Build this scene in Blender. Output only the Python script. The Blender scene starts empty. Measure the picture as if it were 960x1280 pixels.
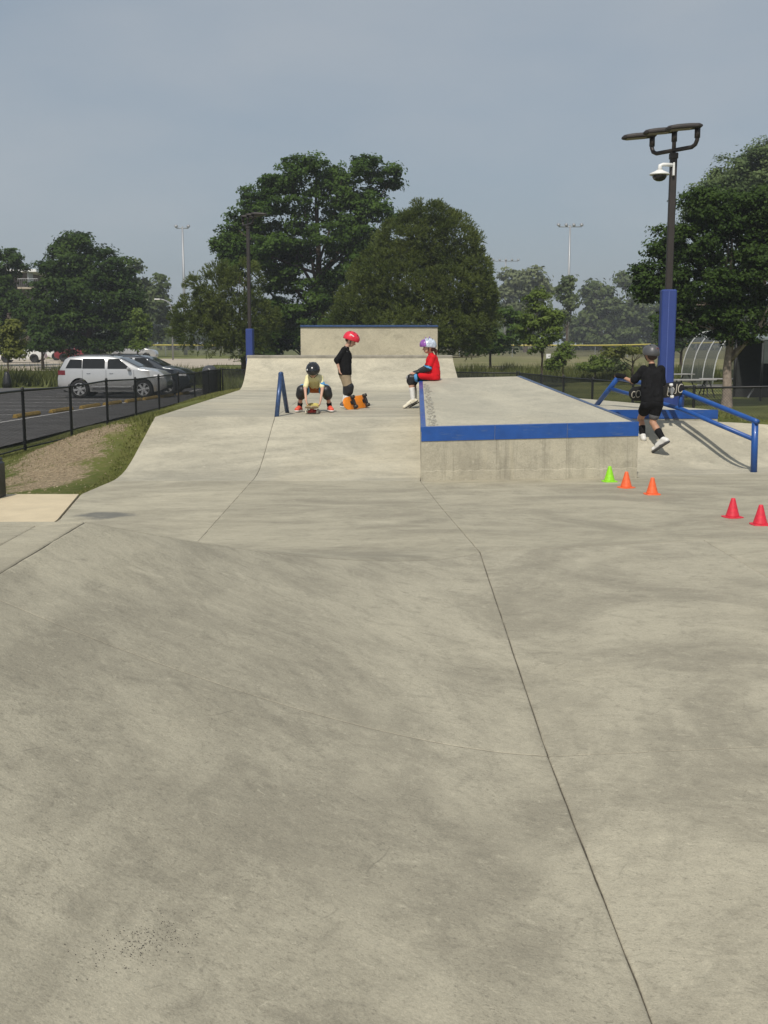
import bpy, math, random
import numpy as np
from mathutils import Vector, Matrix
rnd = random.Random(7)
rng = np.random.default_rng(11)
scn = bpy.context.scene
COL = scn.collection
rad = math.radians

# ------------------------------------------------------------------ camera
cd = bpy.data.cameras.new('camera'); cam = bpy.data.objects.new('camera', cd); COL.objects.link(cam)
cam.location = (0, 0, 1.67); cam.rotation_euler = (rad(90 - 8.65), 0, 0)
cd.sensor_fit = 'VERTICAL'; cd.sensor_height = 36; cd.lens = 36 * 1400 / 1280
cd.clip_start = 0.05; cd.clip_end = 4000
scn.camera = cam

# ------------------------------------------------------------------ sky, sun
SUN_EL, SUN_AZ = 50, 14          # light travels towards +Y, a little to the right
world = bpy.data.worlds.new('World'); scn.world = world; world.use_nodes = True
wn, wl = world.node_tree.nodes, world.node_tree.links
wn.clear()
wo = wn.new('ShaderNodeOutputWorld'); wb = wn.new('ShaderNodeBackground')
sky = wn.new('ShaderNodeTexSky'); sky.sky_type = 'NISHITA'; sky.sun_disc = False
sky.sun_elevation = rad(SUN_EL); sky.sun_rotation = rad(180 + SUN_AZ)
sky.air_density = 1.0; sky.dust_density = 3.0; sky.ozone_density = 1.5
# hazy morning: an even grey veil over the clear-sky colour, with faint cloud streaks
gr = wn.new('ShaderNodeMix'); gr.data_type = 'RGBA'; gr.inputs[0].default_value = 0.72
gr.inputs[7].default_value = (3.45, 4.05, 4.62, 1)
wl.new(sky.outputs[0], gr.inputs[6])
tc = wn.new('ShaderNodeTexCoord'); mp = wn.new('ShaderNodeMapping'); mp.inputs['Scale'].default_value = (1.2, 1.2, 3.2)
nz = wn.new('ShaderNodeTexNoise'); nz.inputs['Scale'].default_value = 1.9; nz.inputs['Detail'].default_value = 5
rp = wn.new('ShaderNodeMapRange'); rp.inputs[1].default_value = 0.44; rp.inputs[2].default_value = 0.70
rp.inputs[3].default_value = 0.0; rp.inputs[4].default_value = 0.5
cl = wn.new('ShaderNodeMix'); cl.data_type = 'RGBA'; cl.inputs[7].default_value = (4.7, 4.95, 5.2, 1)
wl.new(tc.outputs['Generated'], mp.inputs[0]); wl.new(mp.outputs[0], nz.inputs[0]); wl.new(nz.outputs[0], rp.inputs[0])
wl.new(rp.outputs[0], cl.inputs[0]); wl.new(gr.outputs[2], cl.inputs[6])
wl.new(cl.outputs[2], wb.inputs[0]); wb.inputs[1].default_value = 0.1
wl.new(wb.outputs[0], wo.inputs[0])
sd = bpy.data.lights.new('sun', 'SUN'); so = bpy.data.objects.new('sun', sd); COL.objects.link(so)
sd.energy = 3.3; sd.angle = rad(1.6); sd.color = (1.0, 0.945, 0.86)
so.rotation_euler = (rad(90 - SUN_EL), 0, rad(-SUN_AZ)); so.location = (-5, -20, 30)
scn.view_settings.view_transform = 'Standard'; scn.view_settings.look = 'None'
scn.view_settings.exposure = 0.0; scn.view_settings.gamma = 1.0
try: scn.view_settings.use_curve_mapping = False
except Exception: pass

# ------------------------------------------------------------------ materials
def nmat(name):
    m = bpy.data.materials.new(name); m.use_nodes = True
    return m, m.node_tree.nodes, m.node_tree.links, m.node_tree.nodes['Principled BSDF']

def mat(name, col, rough=0.6, metal=0.0, spec=0.5, var=0.12, scale=6.0, bump=0.0, coat=0.0, bscale=None):
    m, n, l, b = nmat(name)
    b.inputs['Roughness'].default_value = rough; b.inputs['Metallic'].default_value = metal
    b.inputs['Specular IOR Level'].default_value = spec; b.inputs['Coat Weight'].default_value = coat
    t = n.new('ShaderNodeTexCoord'); z = n.new('ShaderNodeTexNoise')
    z.inputs['Scale'].default_value = scale; z.inputs['Detail'].default_value = 6; z.inputs['Roughness'].default_value = 0.6
    l.new(t.outputs['Object'], z.inputs[0])
    r = n.new('ShaderNodeValToRGB')
    r.color_ramp.elements[0].position = 0.3; r.color_ramp.elements[1].position = 0.7
    r.color_ramp.elements[0].color = tuple(c * (1 - var) for c in col) + (1,)
    r.color_ramp.elements[1].color = tuple(min(1, c * (1 + var)) for c in col) + (1,)
    l.new(z.outputs[0], r.inputs[0]); l.new(r.outputs[0], b.inputs['Base Color'])
    if bump:
        z2 = n.new('ShaderNodeTexNoise'); z2.inputs['Scale'].default_value = bscale or scale * 4; z2.inputs['Detail'].default_value = 4
        l.new(t.outputs['Object'], z2.inputs[0])
        bp = n.new('ShaderNodeBump'); bp.inputs['Strength'].default_value = bump; bp.inputs['Distance'].default_value = 0.02
        l.new(z2.outputs[0], bp.inputs['Height']); l.new(bp.outputs[0], b.inputs['Normal'])
    return m

def concrete(name, light, dark, stretch=(1, 1, 1), rot=0.0, warm=(0.47, 0.425, 0.31), warm_amt=0.5, spots=1.0, streak=False, stain=None):
    m, n, l, b = nmat(name)
    b.inputs['Roughness'].default_value = 0.72; b.inputs['Specular IOR Level'].default_value = 0.35
    g = n.new('ShaderNodeNewGeometry')
    def mapped(s, r=0.0):
        p = n.new('ShaderNodeMapping'); p.inputs['Scale'].default_value = s; p.inputs['Rotation'].default_value = (0, 0, r)
        l.new(g.outputs['Position'], p.inputs[0]); return p.outputs[0]
    def noise(vec, sc, det=6, ro=0.6, dist=0.0):
        z = n.new('ShaderNodeTexNoise'); z.inputs['Scale'].default_value = sc; z.inputs['Detail'].default_value = det
        z.inputs['Roughness'].default_value = ro; z.inputs['Distortion'].default_value = dist
        l.new(vec, z.inputs[0]); return z.outputs[0]
    def mr(src, a, c, lo, hi):
        r = n.new('ShaderNodeMapRange'); r.interpolation_type = 'SMOOTHSTEP'
        for i, v in enumerate((a, c, lo, hi)): r.inputs[i + 1].default_value = v
        l.new(src, r.inputs[0]); return r.outputs[0]
    def mix(f, a, c, mode='MIX'):
        x = n.new('ShaderNodeMix'); x.data_type = 'RGBA'; x.blend_type = mode
        if isinstance(f, float): x.inputs[0].default_value = f
        else: l.new(f, x.inputs[0])
        for i, v in ((6, a), (7, c)):
            if isinstance(v, tuple): x.inputs[i].default_value = v + (1,)
            else: l.new(v, x.inputs[i])
        return x.outputs[2]
    base = mapped((1, 1, 1)); st = mapped(stretch, rot)
    c = mix(mr(noise(st, 0.75, 10, 0.72, 0.8), 0.38, 0.62, 0.08, 0.95), dark, light)          # trowel clouds
    c = mix(mr(noise(base, 0.5, 4, 0.5, 0.5), 0.5, 0.68, 0, warm_amt), c, warm)        # warm cure patches
    st2 = mapped((stretch[0] * 2.2, stretch[1] * 3.7, 3), rot + 0.25)
    c = mix(mr(noise(st2, 2.2, 9, 0.68, 1.4), 0.50, 0.74, 0, 0.55), c, tuple(x * 0.72 for x in dark))   # swirl marks
    c = mix(mr(noise(st2, 3.1, 7, 0.7, 1.0), 0.60, 0.78, 0, 0.5), c, tuple(min(1, x * 1.25) for x in light))
    sp = noise(base, 70, 3, 0.7)
    c = mix(mr(sp, 0.57, 0.68, 0, 0.75 * spots), c, tuple(x * 0.45 for x in dark))     # pits
    big = noise(base, 19, 5, 0.75, 0.4)
    c = mix(mr(big, 0.62, 0.74, 0, 0.38 * spots), c, tuple(x * 0.5 for x in dark))
    # clustered pinholes
    pin = mr(noise(base, 95, 2, 0.6), 0.60, 0.66, 0, 1); pg = mr(noise(base, 2.3, 5, 0.7, 0.6), 0.52, 0.66, 0, 0.85 * spots)
    pm = n.new('ShaderNodeMath'); pm.operation = 'MULTIPLY'; l.new(pin, pm.inputs[0]); l.new(pg, pm.inputs[1]); c = mix(pm.outputs[0], c, tuple(x * 0.38 for x in dark))
    c = mix(mr(noise(st2, 34, 8, 0.8, 0.6), 0.53, 0.66, 0, 0.50), c, tuple(x * 0.58 for x in dark))
    c = mix(mr(noise(st2, 14, 8, 0.8, 0.8), 0.52, 0.68, 0, 0.58), c, tuple(x * 0.62 for x in dark))
    c = mix(mr(noise(st2, 11, 8, 0.8, 0.8), 0.54, 0.70, 0, 0.60), c, tuple(min(1, x * 1.3) for x in light))
    # hairline scuffs left by wheels and trucks
    for k, (ang, sc, am) in enumerate(((0.5, 1.1, 0.35), (-0.7, 0.8, 0.25))):
        w = n.new('ShaderNodeTexWave'); w.inputs['Scale'].default_value = sc; w.inputs['Distortion'].default_value = 9
        w.inputs['Detail'].default_value = 3; w.inputs['Detail Scale'].default_value = 0.6
        l.new(mapped((1, 1, 1), ang), w.inputs[0])
        line = mr(w.outputs['Fac'], 0.9985, 0.9999, 0, 1.0)
        gate = mr(noise(base, 3.7 + k, 3), 0.60, 0.68, 0, am)
        mm = n.new('ShaderNodeMath'); mm.operation = 'MULTIPLY'; l.new(line, mm.inputs[0]); l.new(gate, mm.inputs[1])
        c = mix(mm.outputs[0], c, tuple(x * 0.4 for x in dark))
    if streak:
        sv = mapped((9, 9, 0.55)); c = mix(mr(noise(sv, 1.0, 6, 0.65, 0.6), 0.50, 0.70, 0, 0.62), c, tuple(x * 0.55 for x in dark))
        sv2 = mapped((5, 5, 0.4)); c = mix(mr(noise(sv2, 1.3, 5, 0.6), 0.55, 0.72, 0, 0.5), c, (0.52, 0.47, 0.34))
    # broad arcs left by the power trowel
    for k, (ctr, sc) in enumerate((((1.3, 12.5, 0), 0.42), ((-2.2, 3.1, 0), 0.36), ((3.4, 6.0, 0), 0.50))):
        ms = n.new('ShaderNodeVectorMath'); ms.operation = 'SUBTRACT'; l.new(st, ms.inputs[0]); ms.inputs[1].default_value = ctr
        wv = n.new('ShaderNodeTexWave'); wv.wave_type = 'RINGS'; wv.rings_direction = 'Z'; wv.inputs['Scale'].default_value = sc; wv.inputs['Distortion'].default_value = 3.5
        wv.inputs['Detail'].default_value = 6; wv.inputs['Detail Scale'].default_value = 1.6; wv.inputs['Detail Roughness'].default_value = 0.65; l.new(ms.outputs[0], wv.inputs[0])
        wg = n.new('ShaderNodeMath'); wg.operation = 'MULTIPLY'; l.new(mr(wv.outputs['Fac'], 0.60, 0.98, 0, 0.55), wg.inputs[0]); l.new(mr(noise(base, 0.45 + 0.1 * k, 4), 0.46, 0.62, 0, 0.6), wg.inputs[1])
        c = mix(wg.outputs[0], c, tuple(min(1, x * 1.12) for x in light) if k != 1 else tuple(x * 0.88 for x in dark))
    # mottled trowel burn marks at hand size, grain, and a tone of each pour's own
    oi = n.new('ShaderNodeObjectInfo')
    if stain:
        sx_ = n.new('ShaderNodeVectorMath'); sx_.operation = 'SUBTRACT'; l.new(g.outputs['Position'], sx_.inputs[0]); sx_.inputs[1].default_value = (stain[0], stain[1], 0)
        sy_ = n.new('ShaderNodeVectorMath'); sy_.operation = 'DIVIDE'; l.new(sx_.outputs[0], sy_.inputs[0]); sy_.inputs[1].default_value = (stain[2], stain[3], 10)
        sz_ = n.new('ShaderNodeVectorMath'); sz_.operation = 'LENGTH'; l.new(sy_.outputs[0], sz_.inputs[0])
        sa = n.new('ShaderNodeMath'); sa.operation = 'ADD'; l.new(sz_.outputs['Value'], sa.inputs[0]); l.new(mr(noise(base, 2.5, 4), 0.3, 0.7, -0.4, 0.4), sa.inputs[1])
        c = mix(mr(sa.outputs[0], 0.6, 1.2, 0.75, 0), c, (0.10, 0.105, 0.10))
    c = mix(mr(noise(st2, 1.3, 12, 0.80, 2.2), 0.47, 0.64, 0, 0.24), c, tuple(x * 0.80 for x in dark))
    c = mix(mr(noise(st, 5.5, 8, 0.75, 1.2), 0.52, 0.72, 0, 0.5), c, tuple(x * 0.70 for x in dark))
    c = mix(mr(noise(st, 4.1, 8, 0.75, 1.0), 0.55, 0.74, 0, 0.42), c, tuple(min(1, x * 1.22) for x in light))
    gn_ = n.new('ShaderNodeMix'); gn_.data_type = 'RGBA'; gn_.blend_type = 'MULTIPLY'; gn_.inputs[0].default_value = 1.0
    gv = mr(noise(base, 150, 4, 0.85), 0.3, 0.7, 0.86, 1.12); l.new(c, gn_.inputs[6]); l.new(gv, gn_.inputs[7]); c = gn_.outputs[2]
    hv_ = n.new('ShaderNodeHueSaturation'); l.new(mr(oi.outputs['Random'], 0, 1, 0.95, 1.05), hv_.inputs['Value']); l.new(c, hv_.inputs['Color']); c = hv_.outputs[0]
    l.new(c, b.inputs['Base Color'])
    fine = noise(base, 130, 4, 0.7); mid = noise(st2, 6, 6, 0.7, 0.6)
    ad = n.new('ShaderNodeMath'); ad.operation = 'MULTIPLY_ADD'; ad.inputs[1].default_value = 2.2; l.new(mid, ad.inputs[0]); l.new(fine, ad.inputs[2])
    bp = n.new('ShaderNodeBump'); bp.inputs['Strength'].default_value = 0.32; bp.inputs['Distance'].default_value = 0.008
    l.new(ad.outputs[0], bp.inputs['Height']); l.new(bp.outputs[0], b.inputs['Normal'])
    return m

def leafmat(name, c1, c2, trans=0.25, rough=0.5):
    m, n, l, b = nmat(name)
    g = n.new('ShaderNodeNewGeometry'); r = n.new('ShaderNodeValToRGB')
    e = r.color_ramp.elements; e[0].color = c1 + (1,); e[1].color = c2 + (1,)
    z = n.new('ShaderNodeTexNoise'); z.inputs['Scale'].default_value = 0.5; z.inputs['Detail'].default_value = 3
    l.new(g.outputs['Position'], z.inputs[0])
    a = n.new('ShaderNodeMath'); a.operation = 'MULTIPLY_ADD'; a.inputs[1].default_value = 0.45
    s = n.new('ShaderNodeMath'); s.operation = 'MULTIPLY_ADD'; s.inputs[1].default_value = 1.6; s.inputs[2].default_value = -0.5
    l.new(z.outputs[0], s.inputs[0]); l.new(g.outputs['Random Per Island'], a.inputs[0]); l.new(s.outputs[0], a.inputs[2])
    l.new(a.outputs[0], r.inputs[0]); l.new(r.outputs[0], b.inputs['Base Color'])
    b.inputs['Roughness'].default_value = rough; b.inputs['Specular IOR Level'].default_value = 0.12
    t = n.new('ShaderNodeBsdfTranslucent'); l.new(r.outputs[0], t.inputs[0])
    x = n.new('ShaderNodeMixShader'); x.inputs[0].default_value = trans
    l.new(b.outputs[0], x.inputs[1]); l.new(t.outputs[0], x.inputs[2])
    l.new(x.outputs[0], n['Material Output'].inputs[0])
    return m

def groundmat():
    m, n, l, b = nmat('lawn'); b.inputs['Roughness'].default_value = 0.95; b.inputs['Specular IOR Level'].default_value = 0.1
    g = n.new('ShaderNodeNewGeometry')
    def noise(sc, det=6, ro=0.6):
        z = n.new('ShaderNodeTexNoise'); z.inputs['Scale'].default_value = sc; z.inputs['Detail'].default_value = det
        z.inputs['Roughness'].default_value = ro; l.new(g.outputs['Position'], z.inputs[0]); return z.outputs[0]
    def mr(src, a, c, lo, hi):
        r = n.new('ShaderNodeMapRange'); r.interpolation_type = 'SMOOTHSTEP'
        for i, v in enumerate((a, c, lo, hi)): r.inputs[i + 1].default_value = v
        l.new(src, r.inputs[0]); return r.outputs[0]
    def mix(f, a, c):
        x = n.new('ShaderNodeMix'); x.data_type = 'RGBA'; l.new(f, x.inputs[0])
        for i, v in ((6, a), (7, c)):
            if isinstance(v, tuple): x.inputs[i].default_value = v + (1,)
            else: l.new(v, x.inputs[i])
        return x.outputs[2]
    def mth(op, a, c):
        x = n.new('ShaderNodeMath'); x.operation = op
        for i, v in enumerate((a, c)):
            if isinstance(v, (int, float)): x.inputs[i].default_value = v
            else: l.new(v, x.inputs[i])
        return x.outputs[0]
    sep = n.new('ShaderNodeSeparateXYZ'); l.new(g.outputs['Position'], sep.inputs[0])
    c = mix(mr(noise(0.35), 0.35, 0.65, 0, 1), (0.085, 0.108, 0.026), (0.180, 0.190, 0.056))
    c = mix(mr(noise(6, 8, 0.75), 0.45, 0.7, 0, 0.6), c, (0.20, 0.175, 0.075))
    # dry, bare soil with straw on the slope beside the skate bank
    dx = mth('DIVIDE', mth('ADD', mth('ADD', sep.outputs[0], 4.45), mth('MULTIPLY', mth('ADD', sep.outputs[1], -15.5), 0.05)), 0.62); dy = mth('DIVIDE', mth('ADD', sep.outputs[1], -15.9), 2.6)
    d = mth('SQRT', mth('ADD', mth('MULTIPLY', dx, dx), mth('MULTIPLY', dy, dy)), 0)
    d = mth('ADD', d, mth('MULTIPLY', mth('ADD', noise(1.3, 8, 0.78), -0.5), 4.2))
    soil = mix(mr(noise(22, 6, 0.8), 0.35, 0.68, 0, 1), (0.18, 0.138, 0.085), (0.45, 0.36, 0.24))
    c = mix(mr(d, 0.75, 1.2, 1, 0), c, soil)
    # dry outfield turf
    f = mth('MULTIPLY', mr(sep.outputs[1], 84, 92, 0, 1), mr(sep.outputs[0], -14, -6, 0, 1))
    c = mix(mth('MULTIPLY', f, 0.75), c, mix(mr(noise(0.12), 0.4, 0.6, 0, 1), (0.17, 0.165, 0.075), (0.24, 0.21, 0.12)))
    l.new(c, b.inputs['Base Color'])
    bp = n.new('ShaderNodeBump'); bp.inputs['Strength'].default_value = 0.7; bp.inputs['Distance'].default_value = 0.05
    l.new(noise(30, 6, 0.8), bp.inputs['Height']); l.new(bp.outputs[0], b.inputs['Normal'])
    return m

M = {}
M['c_near'] = concrete('grey_trowelled_concrete', (0.455, 0.416, 0.312), (0.290, 0.263, 0.197), (1.0, 0.8, 1), 0.5, warm_amt=0.35, spots=0.55)
M['c_flat'] = concrete('flat_trowelled_concrete', (0.468, 0.428, 0.318), (0.302, 0.274, 0.204), (0.85, 1.35, 1), 0.06, warm_amt=0.45, spots=0.25, stain=(-2.75, 10.75, 0.36, 0.22))
M['c_bank'] = concrete('pale_bank_concrete', (0.515, 0.474, 0.362), (0.345, 0.320, 0.248), (0.85, 1.25, 1), 0.1, warm=(0.55, 0.49, 0.35), warm_amt=0.45, spots=0.35)
M['c_box'] = concrete('stained_formed_concrete', (0.515, 0.478, 0.372), (0.365, 0.337, 0.262), (1, 1, 1), 0, spots=0.6, streak=True)
M['c_wall'] = concrete('pale_formed_concrete', (0.53, 0.485, 0.36), (0.40, 0.365, 0.275), (1, 1, 1), 0, warm_amt=0.5, spots=0.35)
M['joint'] = mat('joint_dirt', (0.15, 0.133, 0.10), 0.95, var=0.4, scale=30)
M['c_walk'] = mat('tan_walk_concrete', (0.60, 0.50, 0.335), 0.85, var=0.10, scale=3, bump=0.2, bscale=60)
M['c_cope'] = mat('grey_coping_concrete', (0.27, 0.25, 0.205), 0.7, var=0.25, scale=5, bump=0.2)
M['ground'] = groundmat()
M['asphalt'] = mat('asphalt', (0.105, 0.100, 0.097), 0.9, spec=0.2, var=0.25, scale=1.2, bump=0.4, bscale=60)
M['road'] = mat('pale_road', (0.42, 0.36, 0.28), 0.9, var=0.1, scale=0.4)
M['white_line'] = mat('white_line', (0.62, 0.60, 0.57), 0.8, var=0.15, scale=5)
M['yellow_paint'] = mat('yellow_stop_paint', (0.36, 0.235, 0.055), 0.85, var=0.35, scale=6, bump=0.2)
M['blue_steel'] = mat('blue_painted_steel', (0.012, 0.075, 0.30), 0.38, var=0.14, scale=7, coat=0.15)
def worn(m, col, lo, hi, amt, sc):
    n, l = m.node_tree.nodes, m.node_tree.links; b = n['Principled BSDF']; src = b.inputs['Base Color'].links[0].from_socket
    t = n.new('ShaderNodeTexCoord'); p_ = n.new('ShaderNodeMapping'); p_.inputs['Scale'].default_value = sc; l.new(t.outputs['Object'], p_.inputs[0])
    z = n.new('ShaderNodeTexNoise'); z.inputs['Scale'].default_value = 1.0; z.inputs['Detail'].default_value = 9; z.inputs['Roughness'].default_value = 0.75; l.new(p_.outputs[0], z.inputs[0])
    r = n.new('ShaderNodeMapRange'); r.inputs[1].default_value = lo; r.inputs[2].default_value = hi; r.inputs[4].default_value = amt; l.new(z.outputs[0], r.inputs[0])
    x = n.new('ShaderNodeMix'); x.data_type = 'RGBA'; l.new(r.outputs[0], x.inputs[0]); l.new(src, x.inputs[6]); x.inputs[7].default_value = col + (1,); l.new(x.outputs[2], b.inputs['Base Color'])
    return m
worn(M['blue_steel'], (0.10, 0.15, 0.25), 0.56, 0.68, 0.75, (4, 4, 26))
M['blue_worn'] = mat('worn_blue_coping', (0.045, 0.085, 0.19), 0.35, metal=0.3, var=0.35, scale=16)
M['blue_pad'] = mat('blue_vinyl_pad', (0.026, 0.052, 0.215), 0.55, var=0.08, scale=4)
M['bronze'] = mat('dark_bronze_paint', (0.030, 0.024, 0.021), 0.5, var=0.2, scale=8)
M['bronze_l'] = mat('lamp_lens_panel', (0.26, 0.22, 0.18), 0.4, var=0.1, scale=8)
M['black_fence'] = mat('black_fence_coating', (0.010, 0.010, 0.010), 0.5, var=0.2, scale=8)
M['black'] = mat('black_plastic', (0.013, 0.013, 0.014), 0.42, var=0.2, scale=12)
M['black_cloth'] = mat('black_cloth', (0.011, 0.011, 0.012), 0.9, spec=0.15, var=0.3, scale=14, bump=0.5, bscale=18)
M['white'] = mat('white_plastic', (0.78, 0.78, 0.76), 0.45, var=0.04, scale=8)
M['galv'] = mat('galvanised_steel', (0.36, 0.37, 0.38), 0.5, metal=0.5, var=0.12, scale=8)
M['bark'] = mat('bark', (0.10, 0.078, 0.060), 0.95, spec=0.1, var=0.45, scale=7, bump=0.9, bscale=22)
M['bark_pale'] = mat('pale_bark', (0.27, 0.22, 0.18), 0.95, spec=0.1, var=0.4, scale=6, bump=0.9, bscale=18)

# ------------------------------------------------------------------ mesh builder
class MB:
    def __init__(s): s.v = []; s.f = []
    def add(s, vs, fs):
        o = len(s.v); s.v.extend([tuple(map(float, p)) for p in vs]); s.f.extend([tuple(i + o for i in f) for f in fs]); return s
    def box(s, c, d, rot=None):
        x, y, z = (q / 2 for q in d)
        vs = [Vector((a, b, e)) for a in (-x, x) for b in (-y, y) for e in (-z, z)]
        if rot is not None: vs = [rot @ p for p in vs]
        vs = [p + Vector(c) for p in vs]
        return s.add(vs, [(0, 1, 3, 2), (4, 6, 7, 5), (0, 4, 5, 1), (2, 3, 7, 6), (0, 2, 6, 4), (1, 5, 7, 3)])
    def bbox(s, c, d, b=0.01, rot=None):
        # box with chamfered vertical and horizontal edges
        x, y, z = (q / 2 for q in d); b = min(b, x * .9, y * .9, z * .9)
        ring = lambda X, Y, Z: [(-X + b, -Y, Z), (X - b, -Y, Z), (X, -Y + b, Z), (X, Y - b, Z), (X - b, Y, Z), (-X + b, Y, Z), (-X, Y - b, Z), (-X, -Y + b, Z)]
        rows = [ring(x - b, y - b, -z), ring(x, y, -z + b), ring(x, y, z - b), ring(x - b, y - b, z)]
        vs = [Vector(p) for r in rows for p in r]
        if rot is not None: vs = [rot @ p for p in vs]
        vs = [p + Vector(c) for p in vs]
        fs = [tuple(range(7, -1, -1)), tuple(range(24, 32))]
        for k in range(3):
            for i in range(8): j = (i + 1) % 8; fs.append((k * 8 + i, k * 8 + j, k * 8 + 8 + j, k * 8 + 8 + i))
        return s.add(vs, fs)
    def tube(s, pts, r, n=8, cap=True):
        pts = [Vector(p) for p in pts]; R = r if isinstance(r, (list, tuple)) else [r] * len(pts)
        rows = []; up = None
        for i, p in enumerate(pts):
            t = (pts[min(i + 1, len(pts) - 1)] - pts[max(i - 1, 0)]).normalized()
            if up is None:
                up = Vector((0, 0, 1)) if abs(t.z) < 0.9 else Vector((1, 0, 0))
            a = t.cross(up).normalized(); b = a.cross(t).normalized(); up = b
            rows.append([p + (a * math.cos(2 * math.pi * k / n) + b * math.sin(2 * math.pi * k / n)) * R[i] for k in range(n)])
        fs = []
        for i in range(len(rows) - 1):
            for k in range(n):
                j = (k + 1) % n; fs.append((i * n + k, (i + 1) * n + k, (i + 1) * n + j, i * n + j))
        if cap:
            fs.append(tuple(range(n))); o = (len(rows) - 1) * n; fs.append(tuple(range(o + n - 1, o - 1, -1)))
        return s.add([p for r_ in rows for p in r_], fs)
    def lathe(s, prof, n=16, c=(0, 0, 0), rot=None):
        vs = []
        for (r, z) in prof:
            for k in range(n):
                p = Vector((r * math.cos(2 * math.pi * k / n), r * math.sin(2 * math.pi * k / n), z))
                vs.append((rot @ p if rot is not None else p) + Vector(c))
        fs = []
        for i in range(len(prof) - 1):
            for k in range(n):
                j = (k + 1) % n; fs.append((i * n + k, i * n + j, (i + 1) * n + j, (i + 1) * n + k))
        fs.append(tuple(range(n - 1, -1, -1))); o = (len(prof) - 1) * n; fs.append(tuple(range(o, o + n)))
        return s.add(vs, fs)
    def grid(s, P, closed=False):
        a, b = len(P), len(P[0]); vs = [p for r in P for p in r]; fs = []
        for i in range(a - 1):
            for j in range(b if closed else b - 1):
                k = (j + 1) % b; fs.append((i * b + j, i * b + k, (i + 1) * b + k, (i + 1) * b + j))
        return s.add(vs, fs)
    def prism(s, poly, z0, z1):
        n = len(poly); vs = [(x, y, z0) for x, y in poly] + [(x, y, z1) for x, y in poly]
        fs = [tuple(range(n - 1, -1, -1)), tuple(range(n, 2 * n))] + [(i, (i + 1) % n, n + (i + 1) % n, n + i) for i in range(n)]
        return s.add(vs, fs)
    def build(s, name, m, parent=None, smooth=False, off=None, bevel=0.0):
        v = s.v
        if off is not None: v = [(p[0] - off[0], p[1] - off[1], p[2] - off[2]) for p in v]
        me = bpy.data.meshes.new(name); me.from_pydata(v, [], s.f); me.materials.append(m)
        if smooth: me.shade_smooth()
        me.update()
        o = bpy.data.objects.new(name, me); COL.objects.link(o)
        if parent is not None: o.parent = parent
        if bevel:
            b = o.modifiers.new('bevel', 'BEVEL'); b.width = bevel; b.segments = 2; b.limit_method = 'ANGLE'; b.angle_limit = rad(40)
        return o

def fast_mesh(name, V, F, m, parent=None, smooth=False):
    """V (n,3), F (k,3|4) numpy -> object"""
    me = bpy.data.meshes.new(name); k = F.shape[1]
    me.vertices.add(len(V)); me.vertices.foreach_set('co', np.ascontiguousarray(V, dtype=np.float32).ravel())
    me.loops.add(F.size); me.loops.foreach_set('vertex_index', np.ascontiguousarray(F, dtype=np.int32).ravel())
    me.polygons.add(len(F)); me.polygons.foreach_set('loop_start', np.arange(0, F.size, k, dtype=np.int32))
    me.update(calc_edges=True); me.materials.append(m)
    if smooth: me.shade_smooth()
    o = bpy.data.objects.new(name, me); COL.objects.link(o)
    if parent is not None: o.parent = parent
    return o

def tag(o, label=None, cat=None, group=None, kind=None):
    if label: o['label'] = label
    if cat: o['category'] = cat
    if group: o['group'] = group
    if kind: o['kind'] = kind
    return o
def thing(name, loc, label, cat, group=None, rz=0.0):
    o = bpy.data.objects.new(name, None); COL.objects.link(o); o.location = loc; o.rotation_euler = (0, 0, rz)
    o.empty_display_size = 0.2
    return tag(o, label, cat, group)
def copy_tree(o, parent=None):
    c = o.copy(); COL.objects.link(c)
    if parent is not None: c.parent = parent
    for ch in list(o.children): copy_tree(ch, c)
    return c
def sstep(a, b, x): t = np.clip((x - a) / (b - a), 0, 1); return t * t * (3 - 2 * t)

# ------------------------------------------------------------------ terrain heights
def ramp(y, r0, m, b):
    t = y - r0
    return np.where(t < -b, 0, np.where(t > b, m * t, m * (t + b) ** 2 / (4 * b)))
def H(x, y):
    """height of the concrete skate surface"""
    x = np.asarray(x, float); y = np.asarray(y, float)
    dx = np.clip((x + 1.55) / 2.25, 0, 1); dy = np.clip((y - 5.72) / 3.25, 0, 1)
    hip = 0.75 * (1 - np.maximum(dx, dy)) ** 1.5
    left = np.minimum(ramp(y, 14.2, 0.258, 0.6), 0.58)
    r0 = 14.55 + 0.36 * (np.clip(x, 3.0, 5.6) - 3.18)
    right = np.clip(0.58 * ramp(y, r0, 1.0, 0.3) / (15.98 - r0), 0, 0.58)
    bank = np.where(x < 2.0, left, right)
    return hip + bank
def zfar(x, y):
    return np.interp(y, [0, 20, 49, 60, 95, 120], [-0.35, -0.46, -0.72, -0.72, -0.45, -0.30])
RECTS = [(-3.3, 2.0, -6, 28.8), (2.0, 5.2, -6, 18.9), (-7.5, -3.3, -6, 10.4), (5.2, 8, -6, 13.4)]
def G(x, y):
    x = np.asarray(x, float); y = np.asarray(y, float)
    best = np.full(x.shape, 1e9); ze = np.zeros(x.shape)
    for (a, b, c, d) in RECTS:
        cx = np.clip(x, a, b); cy = np.clip(y, c, d); q = np.hypot(x - cx, y - cy)
        k = q < best; best = np.where(k, q, best); ze = np.where(k, H(cx, cy), ze)
    t = sstep(0.0, 3.9, best); un = np.cos(0.9 * x) * np.sin(0.7 * y) * 0.03 * sstep(0, 2, best)
    return np.where(best < 0.02, ze - 0.35, (ze - 0.05) * (1 - t) + zfar(x, y) * t + un)
def g1(x, y): return float(G(np.array([x]), np.array([y]))[0])
def h1(x, y): return float(H(np.array([x]), np.array([y]))[0])

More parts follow.
